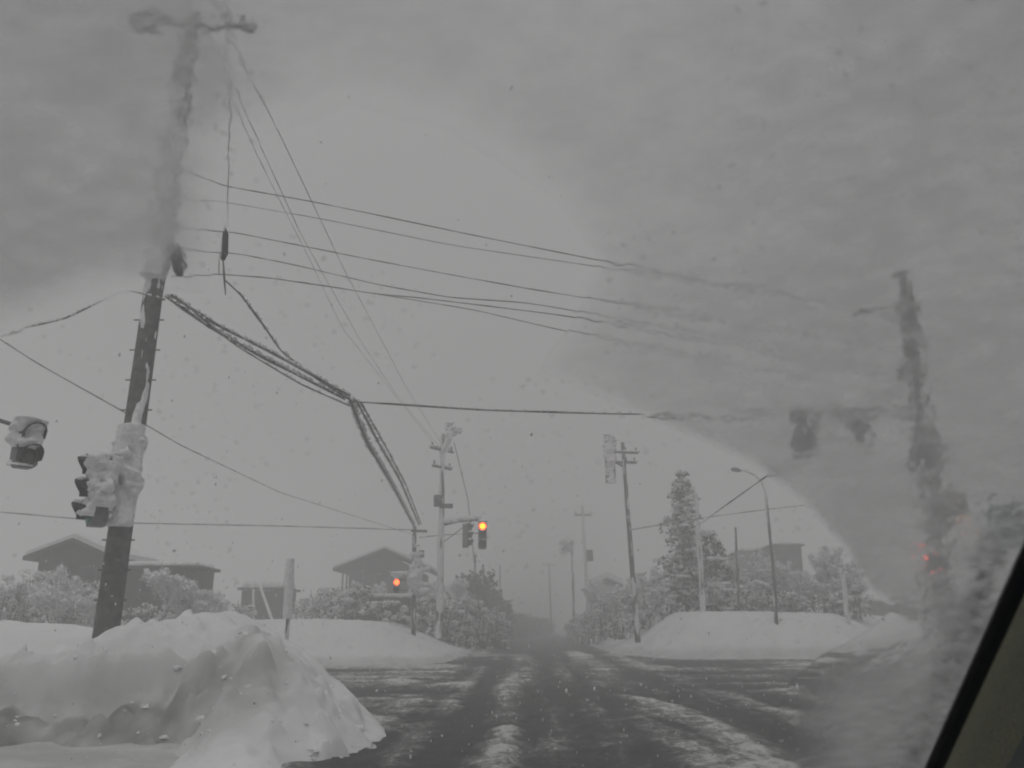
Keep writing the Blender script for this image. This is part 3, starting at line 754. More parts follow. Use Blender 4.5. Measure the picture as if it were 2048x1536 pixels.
# closure and its feed from above
o = wire(px((455, -160, 9.0), (455, 60, 10.0), (454, 250, 11.4), (448, 455, 12.9)), .010, "near-vertical wire coming down to the hanging closure")
t = empty("splice_closure", at(447, 488, 13), "dark cable closure hanging on the near-vertical wire", "cable closure")
c0, c1 = at(448, 452, 13), at(446, 520, 13)
MB().tube([c0, lerp(c0, c1, .25), lerp(c0, c1, .8), c1], [.02, .08, .082, .03], 10).build("body", "visor", t, True)
MB().tube([at(438, 505, 13), at(438, 548, 13)], .009, 5).build("lead", "cable", t)
MB().tube([c1, at(448, 548, 13), at(451, 590, 13.1)], [.012, .02, .009], 6).build("lead", "cable", t)
# crossing wires to the right
wire(px((342, 333, 13), (450, 372, 13), (640, 406, 13.2), (950, 471, 13.4), (1200, 521, 13.6), (1560, 590, 13.8), (2080, 672, 13.8), (2400, 720, 13.8)), .0125, "longest top wire slanting across to the right edge")
wire(px((334, 392, 13), (455, 405, 13), (640, 437, 13.2), (900, 490, 13.4), (1200, 534, 13.6), (1810, 630, 14)), .0075, "faint second wire under the top slanting wire")
wire(px((330, 452, 12.9), (470, 465, 13), (620, 495, 13.2), (740, 519, 13.3), (900, 549, 13.4), (1060, 578, 13.6), (1815, 700, 14)), .0105, "third wire slanting right from the left pole")
wire(px((318, 492, 13), (480, 508, 13.1), (590, 530, 13.2), (760, 570, 13.4), (900, 595, 13.5), (1060, 606, 13.7), (1820, 740, 14)), .0105, "fourth slanting wire, passing just under the closure body")
wire(px((340, 546, 12.9), (450, 549, 13), (540, 556, 13.1), (640, 570, 13.2), (740, 586, 13.3), (860, 598, 13.4), (1130, 631, 13.6), (1825, 760, 14)), .0115, "fifth wire through the foot of the closure")
wire(px((540, 556, 13.1), (780, 592, 13.3), (950, 620, 13.5), (1120, 660, 13.7), (1835, 800, 14)), .009, "lowest of the slanting wires crossing to the right pole")
wire(px((1835, 745, 14), (1700, 838, 16), (1600, 905, 18), (1455, 1008, 24), (1398, 1050, 39)), .015, "slanting cable dropping from the right pole past the street lamp")
# three thin lines running away to the far-left pole
for i, (pp, lb) in enumerate((([(338, -50, 8), (425, 118, 10.5), (492, 265, 13), (550, 382, 15), (620, 520, 19), (684, 655, 25), (790, 790, 32), (880, 905, 38)], "left one of three thin wires receding to the tall pole"),
                 ([(352, -50, 8), (455, 150, 10.5), (550, 355, 15), (600, 465, 17), (663, 578, 21), (720, 680, 26), (800, 800, 32), (884, 900, 38)], "middle one of three thin wires receding to the tall pole"),
                 ([(404, -50, 8), (520, 188, 10.5), (565, 280, 13), (626, 408, 16), (691, 545, 20), (742, 640, 24), (810, 770, 31), (888, 896, 38)], "right one of three thin wires receding to the tall pole"))):
    wire(px(*pp), .0085+.001*i, lb)

# ================================================================ trees
def vn1(p): return float(vnoise(p.x*1.3+p.y*.4, p.z*1.3))
def conifer(x, base, top, rad, label, seed, snow=1.0, name="conifer_tree", group="snow-laden conifers"):
    rnd = random.Random(seed); base = Vector(base); top = Vector(top); H = (top-base).length
    t = empty(name, base, label, "tree", group)
    MB().tube([lerp(base, top, k/6) for k in range(7)], [H*.018*(1-k/6*.85)+.01 for k in range(7)], 7).build("trunk", "bark", t)
    gr = MB(); sn = MB(); z = .10
    while z < .99:
        rr = rad*(1-z)**.6*(1.0 if z > .2 else .8)
        for b in range(rnd.choice((3, 4, 5))):
            if rnd.random() < .13: continue
            a = rnd.random()*6.283; L = rr*rnd.uniform(.55, 1.15); p0 = lerp(base, top, z)
            dirv = Vector((math.cos(a), math.sin(a), -.25-.25*rnd.random()))
            n = max(2, int(L/.28))
            for i in range(1, n+1):
                k = i/n; p = p0+dirv*L*k+Vector((0, 0, -.25*L*k*k))
                leafcloud(gr, p-Vector((0, 0, .08)), (.30, .30, .26), 14, .17, rnd)
                if rnd.random() < .85*snow and vn1(p) > -.24:
                    leafcloud(sn, p+Vector((0, 0, .13)), (.28, .28, .12), 36, .12, rnd, 1.2)
                    if rnd.random() < .5: sn.blob(p+Vector((0, 0, .09)), (rnd.uniform(.14, .36), rnd.uniform(.12, .3), rnd.uniform(.06, .13)), rnd, 7, 4, .5)
        z += .26/H*rnd.uniform(.8, 1.4)
    gr.build("crown", "needles", t); sn.build("snow_cover", "snow_lump", t, True)
def broadleaf(base, H, W, label, seed, snow=.9, dark=.5, name="snowy_tree", cat="tree", group=None, stems=1):
    """bare tree with a fan of upright limbs, every twig carrying wet snow"""
    rnd = random.Random(seed); base = Vector(base); t = empty(name, base, label, cat, group)
    tr = MB(); tw = MB(); sn = MB()
    def grow(p, d, L, r, depth, mbt):
        pts = [p]; q = Vector(p); dd = Vector(d)
        for i in range(3):
            dd = (dd+Vector((rnd.gauss(0, .14), rnd.gauss(0, .14), .05))).normalized(); q = q+dd*L/3; pts.append(q.copy())
        mbt.tube(pts, [r, r*.85, r*.7, r*.5], 5 if depth < 2 else 3)
        for i in range(1, 4):
            if rnd.random() < snow:
                a_, b_ = pts[i-1], pts[i]; s = .045+.012*depth
                sn.tube([a_+Vector((0, 0, r+s*.6)), lerp(a_, b_, .5)+Vector((rnd.gauss(0, .02), 0, r+s)), b_+Vector((0, 0, r+s*.6))], [s*.4, s*rnd.uniform(.6, 1.5), s*.5], 5)
                if depth > 1: leafcloud(sn, b_, (.2, .2, .16), 12, .09, rnd, 1)
        if depth >= 4: return
        for _ in range(rnd.choice((2, 3, 3)) if depth < 3 else 2):
            a = rnd.random()*6.283; sp = W/H*1.1
            nd = (dd+Vector((math.cos(a)*sp, math.sin(a)*sp, rnd.uniform(-.1, .25)))).normalized()
            grow(pts[rnd.choice((2, 3, 3))], nd, L*rnd.uniform(.6, .85), r*.55, depth+1, tw)
    for s_ in range(stems):
        off = Vector((rnd.uniform(-1, 1)*W*.25, rnd.uniform(-1, 1)*W*.2, 0)) if stems > 1 else Vector()
        d0 = Vector((off.x*.5/W, off.y*.3/W, 1)).normalized()
        grow(base+off, d0, H*.30*rnd.uniform(.85, 1.1), H*.016, 0, tr)
    tr.build("trunk", "bark", t); tw.build("branches", "twigs", t); sn.build("snow_cover", "snow_lump", t, True)
    return t
def shrub(base, H, W, label, seed, dark=.5, name="snowy_shrub", cat="shrub", group=None, D=None):
    """shrub or hedge clump: dark twiggy mass with white pads on top"""
    rnd = random.Random(seed); base = Vector(base); t = empty(name, base, label, cat, group); D = D or W
    st = MB(); gr = MB(); sn = MB()
    for i in range(int(10+W*4)):
        a = Vector((rnd.uniform(-.45, .45)*W, rnd.uniform(-.45, .45)*D, 0))
        b = a+Vector((rnd.gauss(0, .12)*W, rnd.gauss(0, .1)*D, H*rnd.uniform(.6, 1.0)))
        st.tube([base+a, base+lerp(a, b, .5)+Vector((rnd.gauss(0, .06), 0, 0)), base+b], [.03, .02, .008], 4)
    n = int(26*W*H)
    for i in range(n):
        x = rnd.uniform(-.5, .5)*W; zz = rnd.random()**.8
        hh = H*(1-(abs(x)/(W*.5))**2.5*.45)
        p = base+Vector((x, rnd.uniform(-.5, .5)*D, zz*hh))
        if rnd.random() < dark*.8: leafcloud(gr, p, (.34, .34, .3), 13, .13, rnd)
        if rnd.random() < (.45+.55*zz)*(1.5-dark):
            leafcloud(sn, p+Vector((0, -.03, .08)), (.26, .26, .13), 24, .10, rnd, 1.2)
            if rnd.random() < .6: sn.blob(p+Vector((0, -.05, .10)), (rnd.uniform(.06, .26), rnd.uniform(.06, .22), rnd.uniform(.04, .1)), rnd, 6, 4, .5)
    st.build("stems", "bark", t); gr.build("foliage", "needles", t); sn.build("snow_cover", "snow_lump", t, True)
    return t
gz = lambda p: Vector((p.x, p.y, float(height(np.array([p.x]), np.array([p.y]))[0])-.05))

# conifers at right
YT = 44.0
conifer(0, gz(at(1376, 1240, YT)), at(1362, 945, YT), 2.0, "tall snow-laden conifer left of the whitened pole", 3)
conifer(0, gz(at(1440, 1240, YT-1)), at(1425, 1065, YT-1), 2.4, "shorter dark conifer right of the whitened pole", 8, .8)
shrub(gz(at(1442, 1240, 41)), 1.5, 1.2, "small snow-buried bush at the foot of the conifers", 21, .15, group=None)
# woodland at the right corner
k = 0
for (x, ytop, Y, W, lb) in ((1500, 1092, 47, 2.6, "snowy bare tree just right of the slim dark steel pole"),
                        (1630, 1100, 49, 2.8, "snowy bare tree between the dark building and right trees"),
                        (1668, 1082, 46, 2.6, "tallest snowy bare tree of the right-hand clump"),
                        (1715, 1112, 45, 2.4, "snowy bare tree at the right end of the clump"),
                        (1590, 1130, 46, 2.0, "snowy bare tree in front of the dark building")):
    b = gz(at(x, 1240, Y)); H = at(x, ytop, Y).z-b.z
    broadleaf(b, H, W, lb, 40+k, group="snowy bare trees at the right corner", stems=3); k += 1
for (x, ytop, Y, W, dk, lb) in ((1465, 1180, 46, 2.2, .5, "snowy shrub beneath the slim dark steel pole"),
                            (1520, 1165, 45, 2.4, .55, "dark mottled shrub left of the curved street lamp"),
                            (1580, 1190, 45, 1.8, .4, "low snowy shrub right of the curved street lamp foot"),
                            (1640, 1180, 46, 2.2, .65, "dark rounded shrub under the right bare trees"),
                            (1700, 1170, 44, 1.6, .6, "dark shrub beside the pale leaning pole"),
                            (1335, 1170, 48, 2.2, .35, "pale snowy shrub left of the tall conifer"),
                            (1290, 1150, 50, 2.4, .25, "pale snow-loaded bush right of the runged utility pole"),
                            (1235, 1185, 52, 2.6, .3, "snow-loaded bush in front of the low roofed house"),
                            (1195, 1215, 56, 2.4, .35, "low snowy bush beside the right roadside"),
                            (1165, 1230, 70, 2.6, .45, "small far snowy bush near the road end, right side"),
                            (1300, 1222, 44, 2.4, .5, "dark-footed hedge clump at the bank left of the conifers"),
                            (1255, 1232, 46, 1.8, .5, "low hedge clump behind the runged pole foot")):
    b = gz(at(x, 1245, Y)); H = at(x, ytop, Y).z-b.z
    shrub(b, H, W, lb, 60+k, dk, group="snowy shrubs of the right corner", D=1.6); k += 1
# left side growth
for (x, ytop, Y, W, dk, lb) in ((905, 1205, 44, 1.9, .55, "dark shrub right of the tall signal pole foot"),
                            (940, 1195, 46, 1.9, .45, "upright snowy shrub left of the slim post"),
                            (985, 1215, 52, 1.8, .6, "shrub at the left roadside right of the slim post"),
                            (860, 1195, 43, 1.8, .6, "dark shrub between the short pole and tall pole"),
                            (770, 1205, 42, 2.0, .7, "dark hedge clump in front of the low wall"),
                            (715, 1180, 43, 2.4, .8, "darkest bushy shrub below the gabled house"),
                            (665, 1178, 44, 2.2, .65, "spiky snowy shrub at the left corner of the gabled house"),
                            (625, 1200, 45, 2.0, .5, "low snowy shrub right of the white marker post"),
                            (455, 1205, 42, 2.0, .4, "faint snowy shrub left of the dark shed")):
    b = gz(at(x, 1250, Y)); H = at(x, ytop, Y).z-b.z
    shrub(b, H, W, lb, 90+k, dk, group="snowy shrubs of the left corner", D=1.5); k += 1
for (x, ytop, Y, W, lb) in ((722, 1142, 47, 2.0, "snowy bare tree before the left half of the gabled house"),
                        (128, 1118, 31, 1.6, "snowy bare tree before the far-left gable"),
                        (205, 1140, 30.5, 1.4, "small snowy bare tree just left of the near utility pole"),
                        (395, 1150, 31, 1.3, "small snowy bare tree at the flat-roofed building's right end"),
                        (338, 1122, 31, 1.5, "snowy bare tree before the dark flat-roofed building"),
                        (870, 1130, 47, 2.2, "snowy bare tree right of the gabled house"),
                        (925, 1165, 52, 2.0, "snowy bare tree behind the side-on signal head"),
                        (1225, 1150, 60, 2.4, "faint snowy tree behind the low roofed house"),
                        (1310, 1120, 54, 2.6, "pale snowy tree left of the tall conifer")):
    b = gz(at(x, 1245, Y)); H = at(x, ytop, Y).z-b.z
    broadleaf(b, H, W, lb, 140+k, group="snowy bare trees", stems=2); k += 1
# far left bushes in front of the dark house
for (x, ytop, Y, W, dk, lb) in ((60, 1150, 27, 2.4, .5, "large pale snowy shrub at the left edge"),
                            (135, 1165, 27, 2.0, .6, "mottled snowy shrub below the far-left gable"),
                            (25, 1175, 25, 1.8, .45, "snowy shrub cut by the left picture edge"),
                            (290, 1212, 29, 1.6, .7, "snow-speckled shrub in front of the flat dark building"),
                            (378, 1195, 30, 1.0, .75, "dark ragged shrub at the right end of the flat dark building")):
    b = gz(at(x, 1250, Y)); b.z = max(b.z, .9); H = at(x, ytop, Y).z-b.z
    b = Vector((b.x, max(b.y, 33.5), 1.2)); sc_ = b.y/Y; b.x *= sc_; H = at(x, ytop, b.y).z-b.z
    shrub(b, H, W*sc_, lb, 170+k, dk, group="shrubs by the far-left houses", D=1.6); k += 1

# dark wood that follows the left side of the street into the distance
def wood():
    rnd = random.Random(77); gr = MB()
    for i in range(80):
        k = i/79; Y = 58+62*k; x = -2.6+1.3*k+.4*rnd.gauss(0, 1)
        if k > .55: x += 8.5*(k-.55)**1.1*1.6
        H = 2.9*(1-k)**1.1+1.5
        c = Vector((x, Y, .2))
        for _ in range(9):
            zz = rnd.random(); leafcloud(gr, c+Vector((rnd.gauss(0, .5), rnd.gauss(0, .8), zz*H)), (.7, 1.0, .5), 26, .34, rnd)
    o = gr.build("distant_wood", "needles"); o['kind'] = 'stuff'; tag(o, "dark mass of trees fading along the far end of the road", "woodland")
wood()

# ================================================================ buildings
def house(name, label, x0, x1, Y, ytop, yeave, roof_x=None, depth=7, wallm="dark_wood", cat="house", over=.5, base_z=.8, flat=False, wins=(), snowroof=.35, left_eave=None, rot=0):
    a = at(x0, yeave, Y); b = at(x1, yeave, Y); zt = at((x0+x1)/2, ytop, Y).z
    t = empty(name, ((a.x+b.x)/2, Y, base_z), label, cat)
    ze = a.z; rx = at(roof_x, yeave, Y).x if roof_x else (a.x+b.x)/2
    if flat:
        MB().box(((a.x+b.x)/2, Y+depth/2, (base_z+ze)/2), (b.x-a.x, depth, ze-base_z)).build("wall", wallm, t)
        MB().box(((a.x+b.x)/2, Y+depth/2, ze+.06), (b.x-a.x+.4, depth+.4, .12)).build("roof", "dark_wood", t)
        s = MB(); nx = 14
        for i in range(nx):
            for j in range(4):
                s.blob((a.x+(b.x-a.x)*(i+.5)/nx, Y+depth*(j+.3)/4, ze+.12+snowroof*.3), ((b.x-a.x)/nx*.9, depth/6, snowroof*rnd.uniform(.8, 1.1)), rnd, 8, 5, .12)
        s.build("roof_snow", "snow_lump", t, True)
    else:
        MB().prism([(a.x+over, Y, base_z), (b.x-over, Y, base_z), (b.x-over, Y, ze+.15), (rx, Y, zt-.12), (a.x+over, Y, ze+.15)], (0, depth, 0)).build("wall", wallm, t)
        th = .16
        def slab(p, q, m, off, thk, nm, ext=.5):
            P = [Vector(p)+Vector((0, -ext, off)), Vector(q)+Vector((0, -ext, off)), Vector(q)+Vector((0, depth+ext, off)), Vector(p)+Vector((0, depth+ext, off))]
            return MB().hexa(P+[v+Vector((0, 0, thk)) for v in P])
        L_ = (a.x-.0, Y, ze); Rg = (rx, Y, zt); Q = (b.x, Y, ze)
        r = slab(L_, Rg, 0, 0, th, ''); r2 = slab(Rg, Q, 0, 0, th, '')
        r.v += []; nb = len(r.v); r.f += [tuple(i+nb for i in f) for f in r2.f]; r.v += r2.v
        rf = r.build("roof", "dark_wood", t)
        s = slab(L_, Rg, 0, th+.004, snowroof, '', .3); s2_ = slab(Rg, Q, 0, th+.004, snowroof, '', .3)
        nb = len(s.v); s.f += [tuple(i+nb for i in f) for f in s2_.f]; s.v += s2_.v
        s.build("roof_snow", "snow_lump", t)
    for (wx0, wy0, wx1, wy1) in wins:
        p = at(wx0, wy0, Y); q = at(wx1, wy1, Y); c = (p+q)/2
        wf = MB().box((c.x, Y-.02, c.z), (q.x-p.x+.12, .08, p.z-q.z+.12)).build("window", "grey_wall", t)
        MB().box((c.x, Y-.07, c.z), (q.x-p.x, .03, p.z-q.z)).build("pane", "glass_dark", wf)
    return t
h = house("gabled_house", "two-storey gabled house with dark wooden gable behind the pedestrian signal", 668, 862, 58, 1102, 1142, 770, 9, over=1.0, snowroof=.18,
          wins=((752, 1150, 776, 1166), (700, 1150, 726, 1168), (812, 1150, 834, 1168)))
for xx in (686, 694):
    p = at(xx, 1145, 57.6); MB().tube([p, Vector((p.x, p.y, .8))], .06, 6).build("porch_post", "grey_wall", h)
p0, p1 = at(735, 1142, 57.7), at(800, 1142, 57.7)
MB().box(((p0.x+p1.x)/2, 57.8, p0.z), (p1.x-p0.x, .3, .12)).build("gable_beam", "dark_wood", h)
house("gabled_house", "dark gabled house at the far left behind the utility pole", 58, 232, 35.5, 1086, 1122, 150, 4, over=.4, snowroof=.2,
      wins=((105, 1135, 130, 1155), (165, 1135, 190, 1155)))
house("low_house", "dark flat-roofed building right of the left utility pole", 256, 392, 35, 1128, 1138, depth=2.2, flat=True, snowroof=.16,
      wins=((285, 1160, 310, 1185), (335, 1160, 362, 1185)))
s = house("shed", "small dark shed with a leaning white pole, left of the marker post", 484, 566, 48, 1160, 1180, depth=3, flat=True, snowroof=.3, cat="shed")
MB().tube([at(507, 1250, 47.8), at(507, 1178, 47.8)], .07, 6).build("post", "snow_lump", s)
o = MB().tube([at(548, 1250, 46.6), at(518, 1166, 47.4)], .075, 6).build("leaning_pole", "snow_lump"); tag(o, "white snow-covered pole leaning against the dark shed", "pole")
house("tall_house", "dark tall building directly right of the curved street lamp", 1550, 1602, 60, 1082, 1092, depth=5, flat=True, snowroof=.15, wallm="dark_wood", cat="building",
      wins=((1562, 1110, 1574, 1128), (1580, 1110, 1592, 1128), (1562, 1150, 1574, 1168)))
house("tall_house", "grey building between the slim pole and the curved street lamp", 1486, 1532, 70, 1096, 1104, depth=5, flat=True, snowroof=.2, wallm="grey_wall", cat="building",
      wins=((1495, 1120, 1508, 1138), (1518, 1120, 1530, 1138)))
house("low_house", "faint low-roofed house at the right roadside", 1182, 1246, 72, 1160, 1174, None, 6, over=.3, snowroof=.5, wallm="grey_wall")
house("long_building", "long low dark building at the far right behind the trees", 1720, 1850, 62, 1195, 1205, depth=6, flat=True, snowroof=.2, cat="building")
# low wall with snow cap
a = at(738, 1195, 44); b = at(822, 1195, 44)
t = empty("garden_wall", ((a.x+b.x)/2, 44, .9), "low dark panel wall with a snow cap below the gabled house", "wall")
MB().box(((a.x+b.x)/2, 44, (a.z+.9)/2), (b.x-a.x, .15, a.z-.9)).build("panel", "dark_wood", t)
s2 = MB()
for i in range(26): s2.blob((a.x+(b.x-a.x)*i/25, 44, a.z+.08), (.12, .14, .12), rnd)
s2.build_clusters("snow_cap", "snow_lump", t)
# snow shelf board at the right (pale roof of a roadside box)
a = at(1890, 1190, 13); 
t = empty("roadside_cabinet", (a.x+.35, 13, .5), "roadside cabinet with a white snow slab on top, far right", "cabinet")
MB().box((a.x+.35, 13, a.z/2+.1), (.8, .5, a.z-.3)).build("cabinet_body", "grey_wall", t)
MB().blob((a.x+.35, 12.95, a.z+.0), (.5, .35, .10), rnd, 12, 6, .06).build_clusters("snow_cap", "snow_lump", t)

# ================================================================ falling snow
def flakes():
    rnd = random.Random(9); mb = MB()
    for _ in range(3800):
        Y = rnd.uniform(3.0, 26)**1.0; X = rnd.uniform(-.75, .75)*Y; Z = rnd.uniform(0.05, 1.35+.8*Y)
        if rnd.random() < .45: Z = rnd.uniform(.05, 1.8)
        s = rnd.uniform(.003, .0075)*(.6+Y/20)
        mb.blob((X, Y, Z), (s, s, s*rnd.uniform(.7, 2.0)), rnd, 5, 3)
    o = mb.build("snowflakes", "snow_lump"); o['kind'] = 'stuff'; tag(o, "white snowflakes falling in front of the dark road", "falling snow")
flakes()

# ================================================================ the car we sit in
GP = Vector((0, 1.1, .95)); GD = Vector((0, -.8, .7)).normalized(); GN = Vector((0, GD.z, -GD.y)).normalized()   # outward normal (forward/up)
if GN.z < 0: GN = -GN
XC = -.40; XR = .342; XLf = 2*XC-XR
def gp(x, d, o=0.0): return GP+Vector((x, 0, 0))+GD*d+GN*o
m = mat("side_glass", (.8, .8, .8), .1); n = m.node_tree.nodes; tp = n.new("ShaderNodeBsdfTransparent"); tp.inputs[0].default_value = (.9, .92, .92, 1)
m.node_tree.links.new(tp.outputs[0], n["Material Output"].inputs[0])
car = empty("car", (XC, .5, 0), "car the photo is taken from, its grey-green pillar trim and wet windscreen in view", "car")
# --- windscreen: slab of glass, meltwater on its outer face
CLEAR = [(-.80, .30), (-.7139, .4342), (-.6338, .5806), (-.433, .7809), (-.3383, .8308), (-.2712, .8523), (-.2156, .8721), (-.1704, .8783), (-.1534, .8996), (-.1473, .9275), (-.1394, .946), (-.1142, .9631), (-.0786, .9746),
         (-.0305, .9636), (.0247, .9275), (.0472, .8938), (.0353, .8571), (.0163, .824), (.0644, .7993), (.1152, .7733), (.1485, .7557), (.1853, .7251),
         (.2236, .6811), (.250, .642), (.2695, .624), (.256, .600), (.228, .573), (.212, .545), (.207, .500), (.212, .4342), (.21, .30)]   # swept by the two wipers, glass coordinates in metres
def edge_dist(X, Dd): return -inside_dist(CLEAR, X, Dd)+(.001+.005*sstep(.06, -.02, X))*fbm(X*30, Dd*30, 3)
def film(X, Dd):
    """thickness of the meltwater film left outside the fans the wipers sweep"""
    e = edge_dist(X, Dd)
    right = sstep(.0, .10, X)
    f = sstep(0, .035, e)*(1-right)*(.42+.45*sstep(-.10, -.16, X))+sstep(0, .006+.06*sstep(.64, .60, Dd), e)*right*(.45+.55*sstep(.05, .25, X))
    f = f*(1+.35*fbm(X*22, Dd*22, 3)+.45*fbm(X*70, Dd*150, 3))
    return np.where(e > 0, np.clip(f, .02, 1.3), 0)
def glass_mat():
    m = bpy.data.materials.new("windscreen_glass"); m.use_nodes = True; n = m.node_tree.nodes; l = m.node_tree.links
    n.clear(); out = n.new("ShaderNodeOutputMaterial")
    A = n.new("ShaderNodeAttribute"); A.attribute_name = "film"; tc = n.new("ShaderNodeTexCoord")
    n1 = n.new("ShaderNodeTexNoise"); n1.inputs["Scale"].default_value = 95; n1.inputs["Detail"].default_value = 3; l.new(tc.outputs["Object"], n1.inputs["Vector"])
    n2 = n.new("ShaderNodeTexNoise"); n2.inputs["Scale"].default_value = 28; n2.inputs["Detail"].default_value = 2; l.new(tc.outputs["Object"], n2.inputs["Vector"])
    ad = n.new("ShaderNodeMath"); ad.operation = 'MULTIPLY_ADD'; ad.inputs[1].default_value = 1.5; l.new(n2.outputs["Fac"], ad.inputs[0]); l.new(n1.outputs["Fac"], ad.inputs[2])
    st = n.new("ShaderNodeMath"); st.operation = 'MULTIPLY_ADD'; st.inputs[1].default_value = .55; st.inputs[2].default_value = .0
    l.new(A.outputs["Fac"], st.inputs[0])
    b = n.new("ShaderNodeBump"); b.inputs["Distance"].default_value = .0006; l.new(ad.outputs[0], b.inputs["Height"]); l.new(st.outputs[0], b.inputs["Strength"])
    rf = n.new("ShaderNodeBsdfRefraction"); rf.inputs["IOR"].default_value = 1.33
    ro = n.new("ShaderNodeMath"); ro.operation = 'MULTIPLY'; ro.inputs[1].default_value = .075; l.new(A.outputs["Fac"], ro.inputs[0])
    l.new(ro.outputs[0], rf.inputs["Roughness"]); l.new(b.outputs[0], rf.inputs["Normal"])
    co = n.new("ShaderNodeMix"); co.data_type = 'RGBA'; co.inputs[6].default_value = (.99, .99, .99, 1); co.inputs[7].default_value = (.82, .825, .825, 1)
    l.new(A.outputs["Fac"], co.inputs[0]); l.new(co.outputs[2], rf.inputs["Color"])
    tl = n.new("ShaderNodeBsdfTranslucent"); tl.inputs["Color"].default_value = (.52, .52, .52, 1)
    mx = n.new("ShaderNodeMixShader"); fa = n.new("ShaderNodeMath"); fa.operation = 'MULTIPLY_ADD'; fa.inputs[1].default_value = .56; fa.inputs[2].default_value = .0
    l.new(A.outputs["Fac"], fa.inputs[0]); l.new(fa.outputs[0], mx.inputs[0]); l.new(rf.outputs[0], mx.inputs[1]); l.new(tl.outputs[0], mx.inputs[2])
    l.new(mx.outputs[0], out.inputs[0])
    # inner face: clean glass
    m2 = bpy.data.materials.new("windscreen_inner"); m2.use_nodes = True; n = m2.node_tree.nodes; n.clear()
    out = n.new("ShaderNodeOutputMaterial"); rf = n.new("ShaderNodeBsdfRefraction"); rf.inputs["IOR"].default_value = 1.33; rf.inputs["Roughness"].default_value = 0
    rf.inputs["Color"].default_value = (1, 1, 1, 1); m2.node_tree.links.new(rf.outputs[0], out.inputs[0])
    return m, m2
gm, gm2 = glass_mat()
xs = np.linspace(XLf, XR+.006, 560); ds = np.linspace(.0, 1.07, 360)
Xg, Dg = np.meshgrid(xs, ds); ny, nx = Xg.shape
loc = car.location
fv = film(Xg, Dg); E_ = edge_dist(Xg, Dg)
kp = (E_ > 0); kq = kp[:-1, :-1] | kp[1:, :-1] | kp[:-1, 1:] | kp[1:, 1:]
gy_, gx_ = np.gradient(E_, ds, xs); g2 = np.maximum(gx_**2+gy_**2, .3)      # pull the outermost vertices onto the rim of the film
mv = (E_ <= 0); PX = np.where(mv, Xg-gx_*E_/g2, Xg); PD = np.where(mv, Dg-gy_*E_/g2, Dg)
PX = np.clip(PX, Xg-.004, Xg+.004); PD = np.clip(PD, Dg-.005, Dg+.005)
V = []
for o_ in (1, 0):
    V += [tuple(gp(float(a), float(b), (.0002+.0003*min(1, max(0, float(e))/.03))*o_)-loc) for a, b, e in zip(PX.ravel(), PD.ravel(), E_.ravel())]
N = nx*ny; Fs = []; mi = []
for j in range(ny-1):
    for i in range(nx-1):
        if not kq[j, i]: continue
        a = j*nx+i; Fs.append((a, a+1, a+nx+1, a+nx)); mi.append(0); Fs.append((N+a, N+a+nx, N+a+nx+1, N+a+1)); mi.append(1)
        for (cj, ci, p, q) in ((j-1, i, a+1, a), (j+1, i, a+nx, a+nx+1), (j, i-1, a, a+nx), (j, i+1, a+nx+1, a+1)):
            if cj < 0 or ci < 0 or cj >= ny-1 or ci >= nx-1 or not kq[cj, ci]:
                Fs.append((p, q, N+q, N+p)); mi.append(1)
me = bpy.data.meshes.new("windscreen"); me.from_pydata(V, [], Fs); me.update()
me.materials.append(gm); me.materials.append(gm2); me.polygons.foreach_set('material_index', mi)
A_ = me.attributes.new("film", 'FLOAT', 'POINT'); A_.data.foreach_set('value', np.concatenate([fv.ravel(), fv.ravel()]).astype('f'))
import bmesh
bm_ = bmesh.new(); bm_.from_mesh(me); bmesh.ops.delete(bm_, geom=[v for v in bm_.verts if not v.link_faces], context='VERTS'); bmesh.ops.recalc_face_normals(bm_, faces=bm_.faces); bm_.to_mesh(me); bm_.free()
ws = bpy.data.objects.new("windscreen", me); COL.objects.link(ws); ws.parent = car

# --- slush bits on the glass
m = mat("slush_bits", (.55, .55, .55), .8); n = m.node_tree.nodes; l = m.node_tree.links
tl = n.new("ShaderNodeBsdfTranslucent"); tl.inputs[0].default_value = (.62, .62, .62, 1)
tp = n.new("ShaderNodeBsdfTransparent"); mx = n.new("ShaderNodeMixShader"); mx.inputs[0].default_value = .45
l.new(tp.outputs[0], mx.inputs[1]); l.new(tl.outputs[0], mx.inputs[2]); l.new(mx.outputs[0], n["Material Output"].inputs[0])
sb = MB(); rb = random.Random(31)
def bit(x, d, s):
    c = gp(x, d, .004); k = rb.randint(6, 9); ph = rb.random()*6; P = []; an = rb.gauss(0, .5); el = rb.uniform(1.0, 2.6)
    for i in range(k):
        a = ph+6.283*i/k; r_ = s*rb.uniform(.3, 1.25); u = math.cos(a)*r_*el; v = math.sin(a)*r_/el**.5
        P.append(c+Vector((u*math.cos(an)-v*math.sin(an), 0, 0))+GD*(u*math.sin(an)+v*math.cos(an))*1.3)
    b0 = len(sb.v); sb.v += P+[c+GN*s*.25, c-GN*s*.2]
    for i in range(k):
        j = (i+1) % k; sb.f.append((b0+i, b0+j, b0+k)); sb.f.append((b0+j, b0+i, b0+k+1))
for _ in range(3200):
    x = rb.uniform(-.47, .34); d = .43+.6*rb.random()
    if vnoise(x*14+3, d*14) > -.05: bit(x, d, rb.choice((.0004, .0005, .0006, .0008, .0011)))
for _ in range(420):                                  # crust along the pillar
    d = rb.uniform(.40, .70); x = XR-.006-abs(rb.gauss(0, .014)); bit(x, d, rb.uniform(.0012, .0040))
sbo = sb.build("slush_bits", m, car); sbo['kind'] = 'stuff'

